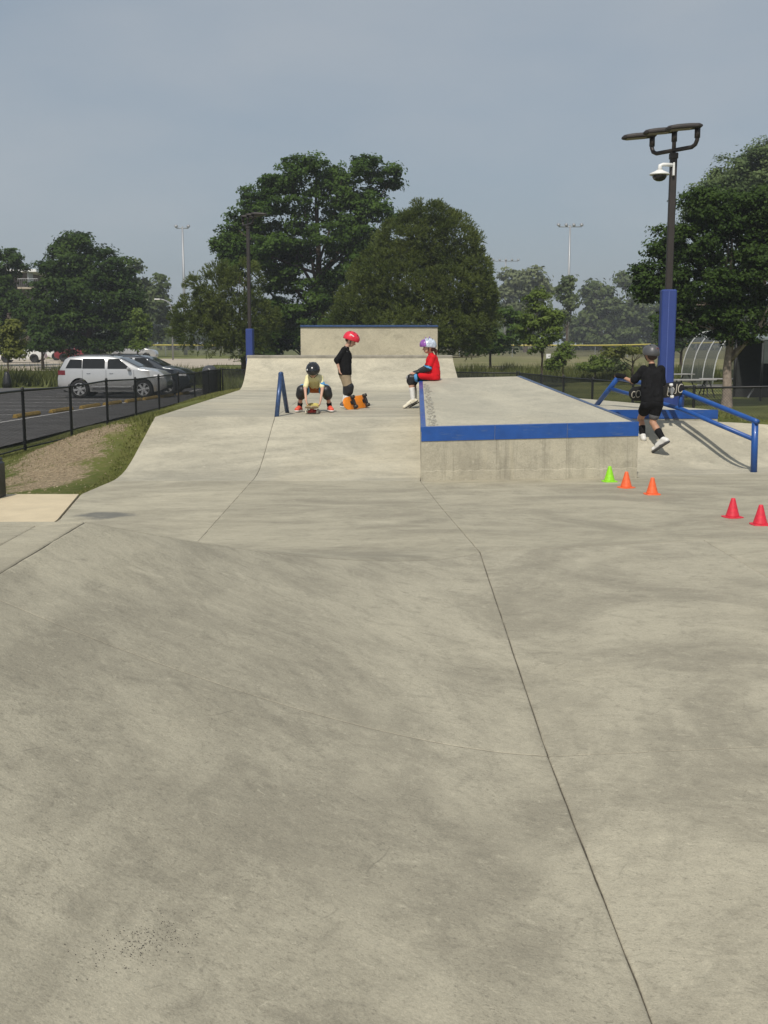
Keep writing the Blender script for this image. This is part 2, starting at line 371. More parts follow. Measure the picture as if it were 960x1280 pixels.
def axis_grid(lo, hi, mid_lo, mid_hi, step, n_out):
    a = np.arange(mid_lo, mid_hi + step / 2, step)
    l_ = mid_lo - np.geomspace(step, mid_lo - lo, n_out)[::-1]; r_ = mid_hi + np.geomspace(step, hi - mid_hi, n_out)
    return np.concatenate([l_, a, r_])
gx = axis_grid(-400, 400, -9, 9, 0.3, 26); gy = axis_grid(-60, 640, -7, 31, 0.3, 36)
XX, YY = np.meshgrid(gx, gy, indexing='ij'); ZZ = G(XX, YY)
V = np.stack([XX, YY, ZZ], -1).reshape(-1, 3); ni, nj = XX.shape
ii, jj = np.meshgrid(np.arange(ni - 1), np.arange(nj - 1), indexing='ij'); q = (ii * nj + jj).ravel()
gro = fast_mesh('ground', V, np.stack([q, q + nj, q + nj + 1, q + 1], 1), M['ground'], smooth=True)
tag(gro, 'grass ground around the skatepark', kind='structure')

def sheet(name, poly, zfun, m, nx=2, ny=24, lift=0.0, kind='structure', parent=None):
    """poly: four plan corners a,b,c,d (a->b along, d->c along)"""
    a, b, c, d = [np.array(p, float) for p in poly]; P = []
    for i in range(ny + 1):
        t = i / ny; l_ = a + (d - a) * t; r_ = b + (c - b) * t; row = []
        for j in range(nx + 1):
            p = l_ + (r_ - l_) * j / nx; row.append((p[0], p[1], zfun(p[0], p[1]) + lift))
        P.append(row)
    mb = MB(); mb.grid(P); o = mb.build(name, m, parent, smooth=True)
    if kind: o['kind'] = kind
    return o
lotz = lambda x, y: float(zfar(x, y)) + 0.05
sheet('parking_lot', [(-60, 2), (-7.75, 2), (-7.75, 57.5), (-60, 57.5)], lotz, M['asphalt'], nx=6, ny=30)
ln = MB()
def lot_line(a, b, w):
    a = Vector((*a, 0)); b = Vector((*b, 0)); t = (b - a).normalized(); s_ = Vector((-t.y, t.x, 0)) * w / 2; P = []
    for i in range(13):
        p = a + (b - a) * i / 12
        P.append([(q_.x, q_.y, lotz(q_.x, q_.y) + 0.006) for q_ in (p - s_, p + s_)])
    ln.grid(P)
lot_line((-11.4, 12), (-9.05, 56.5), 0.11)
for k in range(9):
    y0 = 28.6 + k * 2.75; x0 = -10.75 + (y0 - 28.6) * 0.053
    lot_line((x0 - 5.2, y0 + 0.3), (x0 - 0.1, y0), 0.10)
o = ln.build('parking_lot_markings', M['white_line']); o['kind'] = 'structure'
for k, (xa, xb) in enumerate(((-8.2, -5.62), (-5.61, -3.105))):
    pv_ = MB(); pv_.prism([(xa, 9.2), (xb if k == 0 else -3.02, 9.2), (xb if k == 0 else -3.095, 10.47), (xb if k == 0 else -3.375, 12.27), (xa, 12.27)], -0.4, 0.004); o = pv_.build('pavement', M['c_walk']); o['kind'] = 'structure'
rz = lambda x, y: float(zfar(x, y)) + 0.06
sheet('road', [(-90, 84), (-15, 84), (-15, 128), (-90, 128)], rz, M['road'], nx=4, ny=10)
sheet('path', [(-15, 100), (-4, 100), (-4, 112), (-15, 112)], rz, M['road'], nx=2, ny=4)

# ------------------------------------------------------------------ concrete slabs of the skatepark
floor = bpy.data.objects.new('skatepark_floor', None); COL.objects.link(floor); floor['kind'] = 'structure'
floor['label'] = 'poured concrete skatepark floor with banks and a hip'
def poly_at(pl, t):
    pl = np.asarray(pl, float); d = np.concatenate([[0], np.cumsum(np.hypot(*np.diff(pl, axis=0).T))])
    s_ = t * d[-1]; return np.stack([np.interp(s_, d, pl[:, 0]), np.interp(s_, d, pl[:, 1])], -1), d[-1]
GAP = 0.0024
def params(L, step, gap=GAP, lip=1.0):
    e = [gap / L, (gap + 0.004) / L, (gap + 0.012) / L, (gap + 0.03) / L]
    n = max(2, int(L / step)); mid = np.linspace(e[-1], 1 - e[-1], n + 1)[1:-1]
    t = np.concatenate([e, mid, [1 - x for x in e[::-1]]])
    dr = np.zeros(len(t)); dr[[0, -1]] = 0.006; dr[[1, -2]] = 0.0016; dr[[2, -3]] = 0.0003; dr *= lip
    return t, dr
def slab(B, T, L, R, m, step=0.16, hf=None, name='concrete_slab', skirt=0.3):
    """B bottom (left->right), T top (left->right), L left (bottom->top), R right (bottom->top) plan polylines"""
    hf = hf or H
    lb = poly_at(B, np.array([0.]))[1]; ll = poly_at(L, np.array([0.]))[1]
    s_, ds = params(lb, step); t_, dt = params(ll, step, 0.0013, 0.2)
    b, _ = poly_at(B, s_); tp, _ = poly_at(T, s_); lf, _ = poly_at(L, t_); rt, _ = poly_at(R, t_)
    S = s_[:, None, None]; Tt = t_[None, :, None]
    P = (1 - Tt) * b[:, None] + Tt * tp[:, None] + (1 - S) * lf[None] + S * rt[None]
    c00, c10, c01, c11 = (np.asarray(z, float) for z in (B[0], B[-1], T[0], T[-1]))
    P = P - ((1 - S) * (1 - Tt) * c00 + S * (1 - Tt) * c10 + (1 - S) * Tt * c01 + S * Tt * c11)
    wob = 0.0016 * np.sin(t_ * ll * 23.0) * np.sin(t_ * ll * 7.1 + 1) + 0.0011 * np.sin(t_ * ll * 61.0)
    P[:2, :, 0] += wob; P[-2:, :, 0] += wob[::-1] * 0.8
    Z = hf(P[..., 0], P[..., 1]) - np.maximum(ds[:, None], dt[None, :])
    V = np.concatenate([P, Z[..., None]], -1); a, c = V.shape[:2]
    ii, jj = np.meshgrid(np.arange(a - 1), np.arange(c - 1), indexing='ij'); q = (ii * c + jj).ravel()
    F = np.stack([q, q + c, q + c + 1, q + 1], 1); V = V.reshape(-1, 3)
    ring = [i * c for i in range(a)] + [(a - 1) * c + j for j in range(1, c)] + [i * c + c - 1 for i in range(a - 2, -1, -1)] + [j for j in range(c - 2, 0, -1)]
    ring = np.array(ring); ri, rj = np.clip(ring // c, 1, a - 2), np.clip(ring % c, 1, c - 2); inn = V[ri * c + rj]
    dv = V[ring][:, :2] - inn[:, :2]; dv /= np.maximum(np.linalg.norm(dv, axis=1, keepdims=True), 1e-6)
    up = V[ring].copy(); up[:, :2] += dv * 0.0035; up[:, 2] -= 0.006; lo = up.copy(); lo[:, 2] -= skirt; o0 = len(V); nr = len(ring); V = np.concatenate([V, up, lo])
    k = np.arange(nr); k2 = (k + 1) % nr
    F = np.concatenate([F, np.stack([ring[k], o0 + k, o0 + k2, ring[k2]], 1), np.stack([o0 + k, o0 + nr + k, o0 + nr + k2, o0 + k2], 1)])
    o = fast_mesh(name, V, F, m, floor, smooth=True); o.data.materials.append(M['joint'])
    mi = np.zeros(len(F), np.int32); mi[-2 * len(ring):] = 1; o.data.polygons.foreach_set('material_index', mi); return o
A0, A1, A2, A3, A4 = (0.655, -4.0), (0.668, 4.36), (0.77, 8.84), (0.577, 11.4), (0.44, 13.5)
BL = (-1.55, 4.13)                       # where the cross joint meets the deck edge
DC = (-1.55, 5.72)                       # deck corner
slab([(-1.55, -4), A0], [BL, A1], [(-1.55, -4), BL], [A0, A1], M['c_near'], 0.11)
slab([BL, A1], [DC, A2], [BL, DC], [A1, A2], M['c_near'], 0.09)
# raised deck with its tooled border
slab([(-1.76, -4), (-1.55, -4)], [(-1.76, 5.58), DC], [(-1.76, -4), (-1.76, 5.58)], [(-1.55, -4), DC], M['c_flat'])
slab([(-7.4, 5.58), (-1.76, 5.58)], [(-7.4, 5.72), DC], [(-7.4, 5.58), (-7.4, 5.72)], [(-1.76, 5.58), DC], M['c_flat'])
slab([(-7.4, -4), (-1.76, -4)], [(-7.4, 5.58), (-1.76, 5.58)], [(-7.4, -4), (-7.4, 5.58)], [(-1.76, -4), (-1.76, 5.58)], M['c_flat'], 0.3)
# far side of the hip and the flat beyond
E1, E2, E3 = (-1.60, 13.5), (-1.60, 16.45), (-1.6, 25.6)
slab([(-3.1, 5.72), DC], [(-3.3, 13.5), E1], [(-3.1, 5.72), (-3.08, 10.47), (-3.36, 12.3), (-3.3, 13.5)], [DC, E1], M['c_flat'])
slab([DC, A2], [E1, A4], [DC, E1], [A2, A3, A4], M['c_flat'])
# right-hand flat
R0, R1_, R2_, R3_ = (2.85, -4), (2.83, 4.62), (2.72, 9.38), (2.7, 13.72)
slab([A0, R0], [A1, R1_], [A0, A1], [R0, R1_], M['c_near'], 0.16)
slab([A1, R1_], [A2, R2_], [A1, A2], [R1_, R2_], M['c_near'], 0.16)
slab([R0, (9, -4)], [R1_, (9, 5.2)], [R0, R1_], [(9, -4), (9, 5.2)], M['c_flat'], 0.3)
slab([R1_, (9, 5.2)], [R2_, (9, 10.1)], [R1_, R2_], [(9, 5.2), (9, 10.1)], M['c_flat'], 0.3)
slab([A2, R2_, (9, 10.1)], [A4, (3.18, 13.82), (5.7, 14.6), (9, 14.6)], [A2, A3, A4], [(9, 10.1), (9, 14.6)], M['c_flat'], 0.16)
# main bank, upper platform
slab([(-3.3, 13.5), E1], [(-3.36, 16.45), E2], [(-3.3, 13.5), (-3.36, 16.45)], [E1, E2], M['c_bank'], 0.12)
slab([E1, A4], [E2, (0.62, 16.45)], [E1, E2], [A4, (0.62, 16.45)], M['c_bank'], 0.12)
slab([(-3.36, 16.45), E2], [(-3.3, 25.6), E3], [(-3.36, 16.45), (-3.3, 25.6)], [E2, E3], M['c_bank'], 0.3)
slab([E2, (0.62, 16.45)], [E3, (1.75, 25.6)], [E2, E3], [(0.62, 16.45), (0.7, 18.9), (1.75, 20.5), (1.75, 25.6)], M['c_bank'], 0.3)
# right bank and the deck it climbs to
slab([(3.18, 13.82), (5.7, 14.6)], [(2.85, 16.0), (5.5, 15.9)], [(3.18, 13.82), (2.85, 16.0)], [(5.7, 14.6), (5.5, 15.9)], M['c_bank'], 0.10)

# ------------------------------------------------------------------ quarter pipe, back wall, sloped box, pad
qp = thing('quarter_pipe', (-0.85, 27.4, 0.55), 'wide concrete quarter pipe with curved face behind the upper platform', 'quarter pipe')
prof = []
for k in range(13):
    a = k / 12 * rad(52); r_ = 1.85
    prof.append((25.6 + r_ * math.sin(a) * 1.15, 0.575 + r_ * (1 - math.cos(a))))
zt = prof[-1][1]; yt = prof[-1][0]
qb = MB(); P = []
xs = [(-3.3 + (i / 24) * 4.95) for i in range(25)]
for x in xs:
    fl = 0.0
    P.append([(x + (0.14 * (1 - (p[1] - 0.575) / (zt - 0.575)) if x > 1.6 else 0), p[0], p[1]) for p in prof] + [(x, yt + 0.02, zt), (x, 28.6, zt), (x, 28.8, -0.4), (x, 25.6, -0.4)])
qb.grid(P); n_ = len(P[0]); qb.f.append(tuple(range(n_))); qb.f.append(tuple(range(24 * n_ + n_ - 1, 24 * n_ - 1, -1)))
qb.build('ramp_body', M['c_bank'], qp, off=qp.location)
cb = MB(); cb.bbox((-0.83, yt + 0.10, zt + 0.022), (4.97, 0.24, 0.075), 0.012); cb.build('coping_curb', M['c_cope'], qp, off=qp.location)
wz = 2.03
bw = thing('extension_wall', (-0.37, 28.35, zt), 'tall upright concrete wall topped with blue coping behind the quarter pipe', 'concrete wall')
w = MB(); w.bbox((-0.37, 28.42, (zt - 0.3 + wz) / 2), (3.42, 0.32, wz - zt + 0.3), 0.012); w.build('wall_face', M['c_wall'], bw, off=bw.location)
w = MB(); w.bbox((-0.37, 28.40, wz + 0.022), (3.44, 0.36, 0.05), 0.01); w.build('coping', M['blue_worn'], bw, off=bw.location)

FL, FR, BRr, BLl = (0.45, 13.5), (3.14, 13.82), (2.28, 18.9), (0.59, 18.9)
zFL, zFR, zBR, zBL = 0.645, 0.685, 1.095, 1.055
box = thing('skate_box', (1.8, 15.5, 0.0), 'big sloped concrete skate box with blue steel edges and stained front', 'skate box')
b = MB()
c8 = [(FL[0], FL[1], -0.3), (FR[0], FR[1], -0.3), (BRr[0], BRr[1], -0.1), (BLl[0], BLl[1], -0.1),
      (FL[0], FL[1], zFL), (FR[0], FR[1], zFR), (BRr[0], BRr[1], zBR), (BLl[0], BLl[1], zBL)]
b.add(c8, [(3, 2, 1, 0), (0, 1, 5, 4), (1, 2, 6, 5), (2, 3, 7, 6), (3, 0, 4, 7)])
b.build('box_sides', M['c_box'], box, off=box.location)
lw = MB(); n_ = 40; tv = Vector((FR[0] - FL[0], FR[1] - FL[1], 0)); nv = Vector((tv.y, -tv.x, 0)).normalized(); ra, rb_ = [], []
for i in range(n_ + 1):
    p_ = Vector((FL[0], FL[1], 0)) + tv * (i / n_); z_ = 0.118 + 0.012 * math.sin(i * 0.7) * math.sin(i * 2.3 + 1) + rnd.uniform(-.004, .004)
    ra.append(p_ + nv * 0.006 + Vector((0, 0, -0.2))); rb_.append(p_ + nv * 0.006 + Vector((0, 0, z_)))
lw.grid([ra, rb_, [q_ - nv * 0.006 + Vector((0, 0, 0.004)) for q_ in rb_]]); lw.build('lower_pour', M['c_box'], box, off=box.location)
tm = M['c_boxtop'] = concrete('box_top_concrete', (0.50, 0.465, 0.36), (0.40, 0.375, 0.295), (1.2, 0.6, 1), 0.1, warm_amt=0.35, spots=0.5)
P = []
for i in range(13):
    t = i / 12; row = []
    for j in range(9):
        s_ = j / 8
        x = (FL[0] * (1 - s_) + FR[0] * s_) * (1 - t) + (BLl[0] * (1 - s_) + BRr[0] * s_) * t
        y = (FL[1] * (1 - s_) + FR[1] * s_) * (1 - t) + (BLl[1] * (1 - s_) + BRr[1] * s_) * t
        z = (zFL * (1 - s_) + zFR * s_) * (1 - t) + (zBL * (1 - s_) + zBR * s_) * t
        row.append((x, y, z))
    P.append(row)
tb = MB(); tb.grid(P); tb.build('box_top', tm, box, smooth=True, off=box.location)
def strip(p, q_, inward, down, w_, h_, pr, name, m, par, seg=1, lift=0.006):
    """steel angle along p->q_: vertical plate of height h_ standing proud by pr, flange of width w_ on top"""
    p = Vector(p); q_ = Vector(q_); inw = Vector(inward).normalized(); t = (q_ - p).normalized(); up = Vector((0, 0, 1))
    for k in range(seg):
        a = p + (q_ - p) * (k / seg) + t * (0.0025 if k else 0); c = p + (q_ - p) * ((k + 1) / seg) - t * (0.0025 if k < seg - 1 else 0)
        sec = lambda o_: [o_ - inw * pr - up * h_, o_ - inw * pr + up * lift, o_ + inw * w_ + up * lift, o_ + inw * w_ - up * 0.004, o_ + inw * 0.002 - up * 0.004, o_ + inw * 0.002 - up * h_]
        mb = MB(); A_, C_ = sec(a), sec(c); n6 = 6
        mb.add(A_ + C_, [tuple(range(5, -1, -1)), tuple(range(6, 12))] + [(i, (i + 1) % 6, 6 + (i + 1) % 6, 6 + i) for i in range(6)])
        mb.build(name, m, par, off=par.location)
strip((*FL, zFL), (*FR, zFR), (-0.118, 0.993, 0.08), None, 0.05, 0.165, 0.009, 'front_edge_plate', M['blue_steel'], box, seg=3)
strip((FL[0], FL[1] + 0.004, zFL), (*BLl, zBL), (1, 0, 0), None, 0.055, 0.05, 0.006, 'side_edge_angle', M['blue_steel'], box, seg=2, lift=0.008)
strip((FR[0], FR[1] + 0.004, zFR), (*BRr, zBR), (-1, 0, 0), None, 0.05, 0.08, 0.006, 'side_edge_angle', M['blue_worn'], box, seg=2, lift=0.008)
# dark skate-wax marks beside the left edge
wax = MB()
for k in range(420):
    t = rnd.random() ** 1.1; o_ = 0.085 + rnd.random() * 0.10 + abs(rnd.gauss(0, 0.02))
    x = FL[0] + (BLl[0] - FL[0]) * t + o_ * (1 - 0.35 * t); y = FL[1] + (BLl[1] - FL[1]) * t; s_ = (x - FL[0]) / 2.7
    z = (zFL + (zFR - zFL) * s_) * (1 - t) + (zBL + (zBR - zBL) * s_) * t + 0.0035
    if y > 18.1: continue
    r_ = 0.003 + rnd.random() ** 2 * 0.016; lY = r_ * (1.2 + 2.2 * rnd.random()); y = max(y, FL[1] + 0.17)
    sl = (zBL - zFL) / 5.4
    wax.add([(x - r_, y - lY, z - lY * sl), (x + r_ * .6, y - lY * .8, z - lY * sl * .8), (x + r_, y + lY * .7, z + lY * sl * .7), (x - r_ * .5, y + lY, z + lY * sl)], [(0, 1, 2, 3)])
wo_ = wax.build('wax_marks', mat('dark_wax', (0.37, 0.345, 0.275), 0.6, var=0.3, scale=20), box, off=box.location); wo_['kind'] = 'stuff'

pad = thing('manual_pad', (3.6, 17.5, 0.58), 'low concrete manual pad with blue steel front at the top of the right bank', 'manual pad')
pp = [(2.86, 16.03), (4.77, 16.03), (4.60, 16.5), (3.40, 19.4), (2.25, 19.4)]
b = MB(); b.prism(pp, 0.1, 0.70); b.build('pad_body', M['c_boxtop'], pad, off=pad.location)
strip((2.87, 16.03, 0.70), (4.77, 16.03, 0.70), (0, 1, 0), None, 0.05, 0.118, 0.009, 'front_edge_plate', M['blue_steel'], pad, seg=1)

# A-frame barrier on the platform edge
af = thing('a_frame_rail', (-1.56, 16.7, 0.58), 'blue steel A shaped rail at the top of the bank', 'rail')
for (p_, q_) in (((-1.58, 16.50, 0.57), (-1.53, 16.72, 1.20)), ((-1.50, 17.42, 0.57), (-1.53, 16.76, 1.20))):
    MB().tube([p_, q_], 0.034, 12).build('leg', M['blue_worn'], af, smooth=True, off=af.location)
MB().tube([(-1.53, 16.69, 1.195), (-1.53, 16.79, 1.195)], 0.036, 12).build('cap', M['blue_worn'], af, smooth=True, off=af.location)

# handrail on the right bank
hr = thing('grind_rail', (4.74, 14.40, 0.0), 'blue tubular double handrail running down the right bank', 'handrail')
top = [(4.76, 14.42, 0.665), (4.13, 15.6, 0.985), (3.51, 16.86, 1.13)]
bl = M['blue_steel']
def rail(name, pts, r_): return MB().tube(pts, r_, 12).build(name, bl, hr, smooth=True, off=hr.location)
rail('post', [(4.79, 14.42, -0.05), (4.775, 14.42, 0.675)], 0.043)
rail('top_bar', [(4.79, 14.36, 0.65), (4.76, 14.42, 0.667), (4.13, 15.6, 0.985), (4.08, 15.69, 1.0), (3.51, 16.86, 1.13)], 0.034)
rail('end_post', [(3.51, 16.86, 1.15), (3.27, 17.42, 0.66)], 0.038)
rail('middle_bar', [(4.775, 14.42, 0.42), (4.13, 15.6, 0.745), (3.42, 17.06, 0.97)], 0.030)
rail('short_post', [(4.12, 15.62, 0.745), (4.12, 15.62, 0.98)], 0.027)
LOBES = {   # depth, trunk x, crown lobes (x, z, horizontal radius, vertical radius) in metres
 'locust': (72, -4.11, [(-4.73, 11.61, 2.27, 1.61), (-1.74, 11.27, 2.12, 1.71), (0.4, 11.76, 1.01, 0.81), (-6.49, 10.4, 2.27, 1.77), (-8.85, 9.53, 1.21, 0.91), (-8.43, 7.97, 1.83, 1.42), (-4.01, 8.7, 3.55, 2.43), (-0.9, 8.7, 2.33, 2.13), (-6.78, 7.38, 2.64, 1.93), (-9.74, 7.48, 1.22, 0.91), (-9.16, 6.4, 1.53, 0.92), (-5.04, 5.51, 2.55, 1.73), (-2.01, 6.5, 2.55, 2.04), (-3.55, 3.12, 3.09, 1.65), (-6.49, 3.02, 1.75, 1.34)]),
 'pine_mid': (60, 1.71, [(2.37, 7.61, 1.2, 1.01), (1.44, 6.51, 1.92, 1.52), (3.19, 6.59, 1.67, 1.44), (0.77, 4.87, 2.38, 1.62), (4.06, 4.87, 1.39, 1.7), (2.53, 4.13, 3.09, 1.92), (-0.42, 3.3, 1.94, 1.37), (-1.44, 2.3, 1.39, 1.2), (4.64, 3.63, 1.02, 1.46), (1.69, 2.3, 3.7, 1.37), (4.32, 2.17, 1.58, 1.03)]),
 'pine_left': (64, -7.95, [(-8.07, 5.26, 1.09, 0.59), (-9.64, 4.82, 1.09, 0.73), (-8.77, 3.94, 2.01, 0.91), (-10.36, 3.05, 1.46, 0.82), (-8.11, 2.87, 1.74, 1.1), (-9.71, 1.98, 2.1, 0.82), (-11.18, 2.7, 0.73, 0.59), (-8.23, 1.45, 1.65, 0.55), (-6.85, 2.78, 0.82, 1.01)]),
 'maple_left': (90, -23.27, [(-23.85, 8.93, 1.71, 1.14), (-24.91, 7.7, 2.16, 1.53), (-22.22, 7.33, 2.55, 1.66), (-23.68, 5.54, 3.51, 2.43), (-26.03, 5.11, 2.3, 2.11), (-20.71, 5.48, 1.79, 1.79), (-26.75, 3.24, 2.12, 1.8), (-23.47, 2.74, 3.86, 1.8), (-20.16, 3.05, 1.8, 1.93), (-24.16, 1.48, 3.86, 0.71), (-27.55, 3.68, 1.16, 1.54)]),
 'edge_left': (95, -32.71, [(-31.35, 7.91, 1.48, 1.21), (-32.67, 5.43, 2.36, 2.36), (-31.4, 4.25, 1.35, 2.16), (-32.82, 2.66, 2.38, 1.76)]),
 'hazy_left': (150, -31.71, [(-32.34, 10.18, 2.12, 1.81), (-30.51, 8.43, 1.7, 1.92), (-30.1, 4.49, 1.92, 2.99), (-31.65, 5.53, 2.56, 3.52)]),
 'maple_right': (39.7, 12.11, [(11.71, 6.16, 1.45, 0.78), (12.94, 6.3, 1.11, 0.78), (10.57, 5.09, 1.12, 0.73), (9.75, 4.82, 0.62, 0.45), (12.19, 4.82, 1.91, 1.23), (9.59, 3.9, 0.91, 0.74), (11.13, 3.51, 1.64, 1.19), (13.35, 3.79, 1.7, 1.36), (9.13, 3.51, 0.51, 0.43), (10.39, 2.53, 1.08, 0.62), (12.58, 2.47, 1.64, 0.74), (13.98, 5.01, 1.54, 1.54), (14.77, 3.19, 1.3, 1.3)]),
 'tree_right_back': (75, 24.91, [(23.57, 12.53, 2.52, 1.68), (24.93, 13.18, 2.09, 1.78), (21.83, 10.77, 2.0, 1.31), (20.41, 10.06, 1.05, 0.9), (23.42, 10.16, 3.05, 1.69), (26.48, 11.27, 2.63, 2.94)]),
 'small_dull': (75, 7.07, [(6.97, 3.34, 1.39, 1.07), (6.88, 1.83, 1.5, 0.86), (8.46, 2.66, 0.86, 0.96)]),
 'young_maple': (59, 8.26, [(8.08, 3.84, 0.63, 0.55), (7.97, 3.03, 1.01, 0.63), (8.15, 2.21, 1.18, 0.72), (8.13, 1.51, 0.84, 0.42), (8.72, 2.78, 0.63, 0.67), (7.49, 2.37, 0.59, 0.59)]),
 'cottonwood': (210, 26.25, [(23.53, 12.87, 2.38, 1.79), (27.21, 12.73, 2.68, 1.93), (22.12, 9.11, 2.69, 2.54), (25.82, 8.82, 3.88, 2.98), (29.47, 10.27, 1.64, 1.94)]),
 'thin': (140, 22.6, [(22.56, 8.85, 0.69, 0.6), (21.9, 7.6, 0.7, 0.89), (22.91, 6.53, 0.5, 0.99), (22.07, 4.69, 0.6, 0.9)]),
 'wood_a': (230, 44.03, [(42.75, 11.88, 2.61, 1.96), (41.24, 8.23, 2.62, 2.45), (45.3, 7.59, 3.6, 2.95), (40.37, 4.4, 2.95, 2.79), (44.61, 3.44, 4.6, 2.3)]),
 'wood_b': (236, 52.26, [(49.94, 13.77, 2.01, 2.01), (52.18, 11.01, 3.02, 3.35), (50.66, 6.76, 3.7, 3.86), (54.84, 6.11, 3.87, 4.71), (51.62, 2.83, 4.72, 2.19)]),
 'sapling_left': (59, -19.64, [(-19.38, 2.29, 0.51, 0.38), (-19.5, 1.63, 0.59, 0.51), (-19.28, 1.13, 0.51, 0.34)]),
 'columnar': (80, -17.43, [(-17.18, 3.34, 0.51, 0.63), (-17.15, 2.34, 0.69, 0.74), (-17.3, 1.34, 0.69, 0.63)]),
 'small_left': (86, -25.98, [(-25.7, 1.49, 1.47, 0.68), (-26.09, 2.21, 0.98, 0.74)]),
 'understory': (82, -5.86, [(-7.52, 2.36, 1.52, 1.52), (-4.92, 2.07, 1.99, 1.41), (-3.18, 1.79, 1.17, 1.17), (-8.69, 1.5, 1.17, 0.94)]),
 'arbor': (62, 13.64, [(13.59, 1.24, 1.33, 0.27), (12.85, 1.06, 0.89, 0.27), (14.38, 1.19, 0.8, 0.27)]),
 'shrub_a': (64, 10.15, [(9.96, 0.78, 0.5, 0.41), (10.32, 1.22, 0.37, 0.41), (9.61, 0.42, 0.46, 0.37)]),
 'shrub_b': (66, 12.35, [(12.06, 0.28, 0.75, 0.38), (12.71, 0.52, 0.61, 0.38)]),
 'shrub_c': (67, 13.64, [(13.67, 0.26, 0.67, 0.43)]),
 'tree_far_right': (90, 23.66, [(23.33, 3.05, 1.93, 1.41), (22.56, 1.8, 1.29, 0.77)]),
 'gap_a': (96, 5.49, [(7.46, 1.47, 1.51, 0.82), (10.17, 1.34, 1.65, 0.69)]),
}
# ------------------------------------------------------------------ fences, lamps, street furniture
def link_panel(a, b, h0, h1, sp, r, parent):
    """chain-link wires between two posts: crossing diagonals, thin three-sided wires, kept as one part"""
    a = Vector(a); b = Vector(b); W = (b - a).length; ht = h1 - h0; mb = MB(); t = (b - a) / W; n = Vector((-t.y, t.x, 0)).normalized()
    for sgn in (1, -1):
        x = -ht
        while x < W:
            s0, z0, s1, z1 = x, 0.0, x + ht, ht
            if s0 < 0: z0 -= s0; s0 = 0
            if s1 > W: z1 -= s1 - W; s1 = W
            x += sp
            if s1 - s0 < 0.01: continue
            if sgn < 0: z0, z1 = ht - z0, ht - z1
            p = a + t * s0 + Vector((0, 0, h0 + z0)); q_ = a + t * s1 + Vector((0, 0, h0 + z1))
            d = (q_ - p).normalized(); u = d.cross(n) * r
            off = n * (r * sgn)
            mb.add([p + off + u, p + off - u * .5 + n * r * .87, p + off - u * .5 - n * r * .87, q_ + off + u, q_ + off - u * .5 + n * r * .87, q_ + off - u * .5 - n * r * .87],
                   [(0, 1, 4, 3), (1, 2, 5, 4), (2, 0, 3, 5)])
    o = mb.build('chain_link_mesh', M['black_fence'], parent); return o
def fence(pts, label, sp=0.065, r=0.0031):
    o0 = Vector(pts[0]); f = thing('chain_link_fence', o0, label, 'fence', None); P = [Vector(p) - o0 for p in pts]; h = 1.22
    for i, p in enumerate(P):
        mb = MB(); mb.tube([p + Vector((0, 0, -0.3)), p + Vector((0, 0, h - 0.01))], 0.032, 10); mb.lathe([(0.036, 0), (0.036, 0.02), (0.026, 0.045), (0.008, 0.055)], 10, p + Vector((0, 0, h - 0.012)))
        mb.build('fence_post', M['black_fence'], f, smooth=False)
    tr = MB()
    for a, b in zip(P, P[1:]):
        MB().tube([a + Vector((0, 0, h - 0.03)), b + Vector((0, 0, h - 0.03))], 0.022, 8).build('top_rail', M['black_fence'], f, smooth=True)
        MB().tube([a + Vector((0, 0, 0.06)), b + Vector((0, 0, 0.06))], 0.016, 6).build('bottom_rail', M['black_fence'], f, smooth=True)
        link_panel(a, b, 0.06, h - 0.03, sp, r, f)
    return f
lf = [(-7.1, 22.1 + 3.35 * k) for k in range(-3, 9)]
fence([(x, y, g1(x, y)) for x, y in lf], 'black chain link fence running along the parking lot on the left')
bf = [(-7.1 + 11.9 * i / 4, 48.9 - 8.2 * i / 4) for i in range(5)]
fence([(x + (0.1 if i == 0 else 0), y, g1(x, y)) for i, (x, y) in enumerate(bf)], 'black chain link fence crossing behind the quarter pipe', 0.08, 0.0036)
rf = [(4.87, 40.6), (5.17, 37.1), (5.42, 34.0), (5.72, 30.9), (6.15, 27.8), (6.86, 24.9), (10.4, 24.9), (13.9, 24.9)]
fence([(x, y, g1(x, y)) for x, y in rf], 'black chain link fence on the right in front of the big shade tree', 0.065, 0.0042)

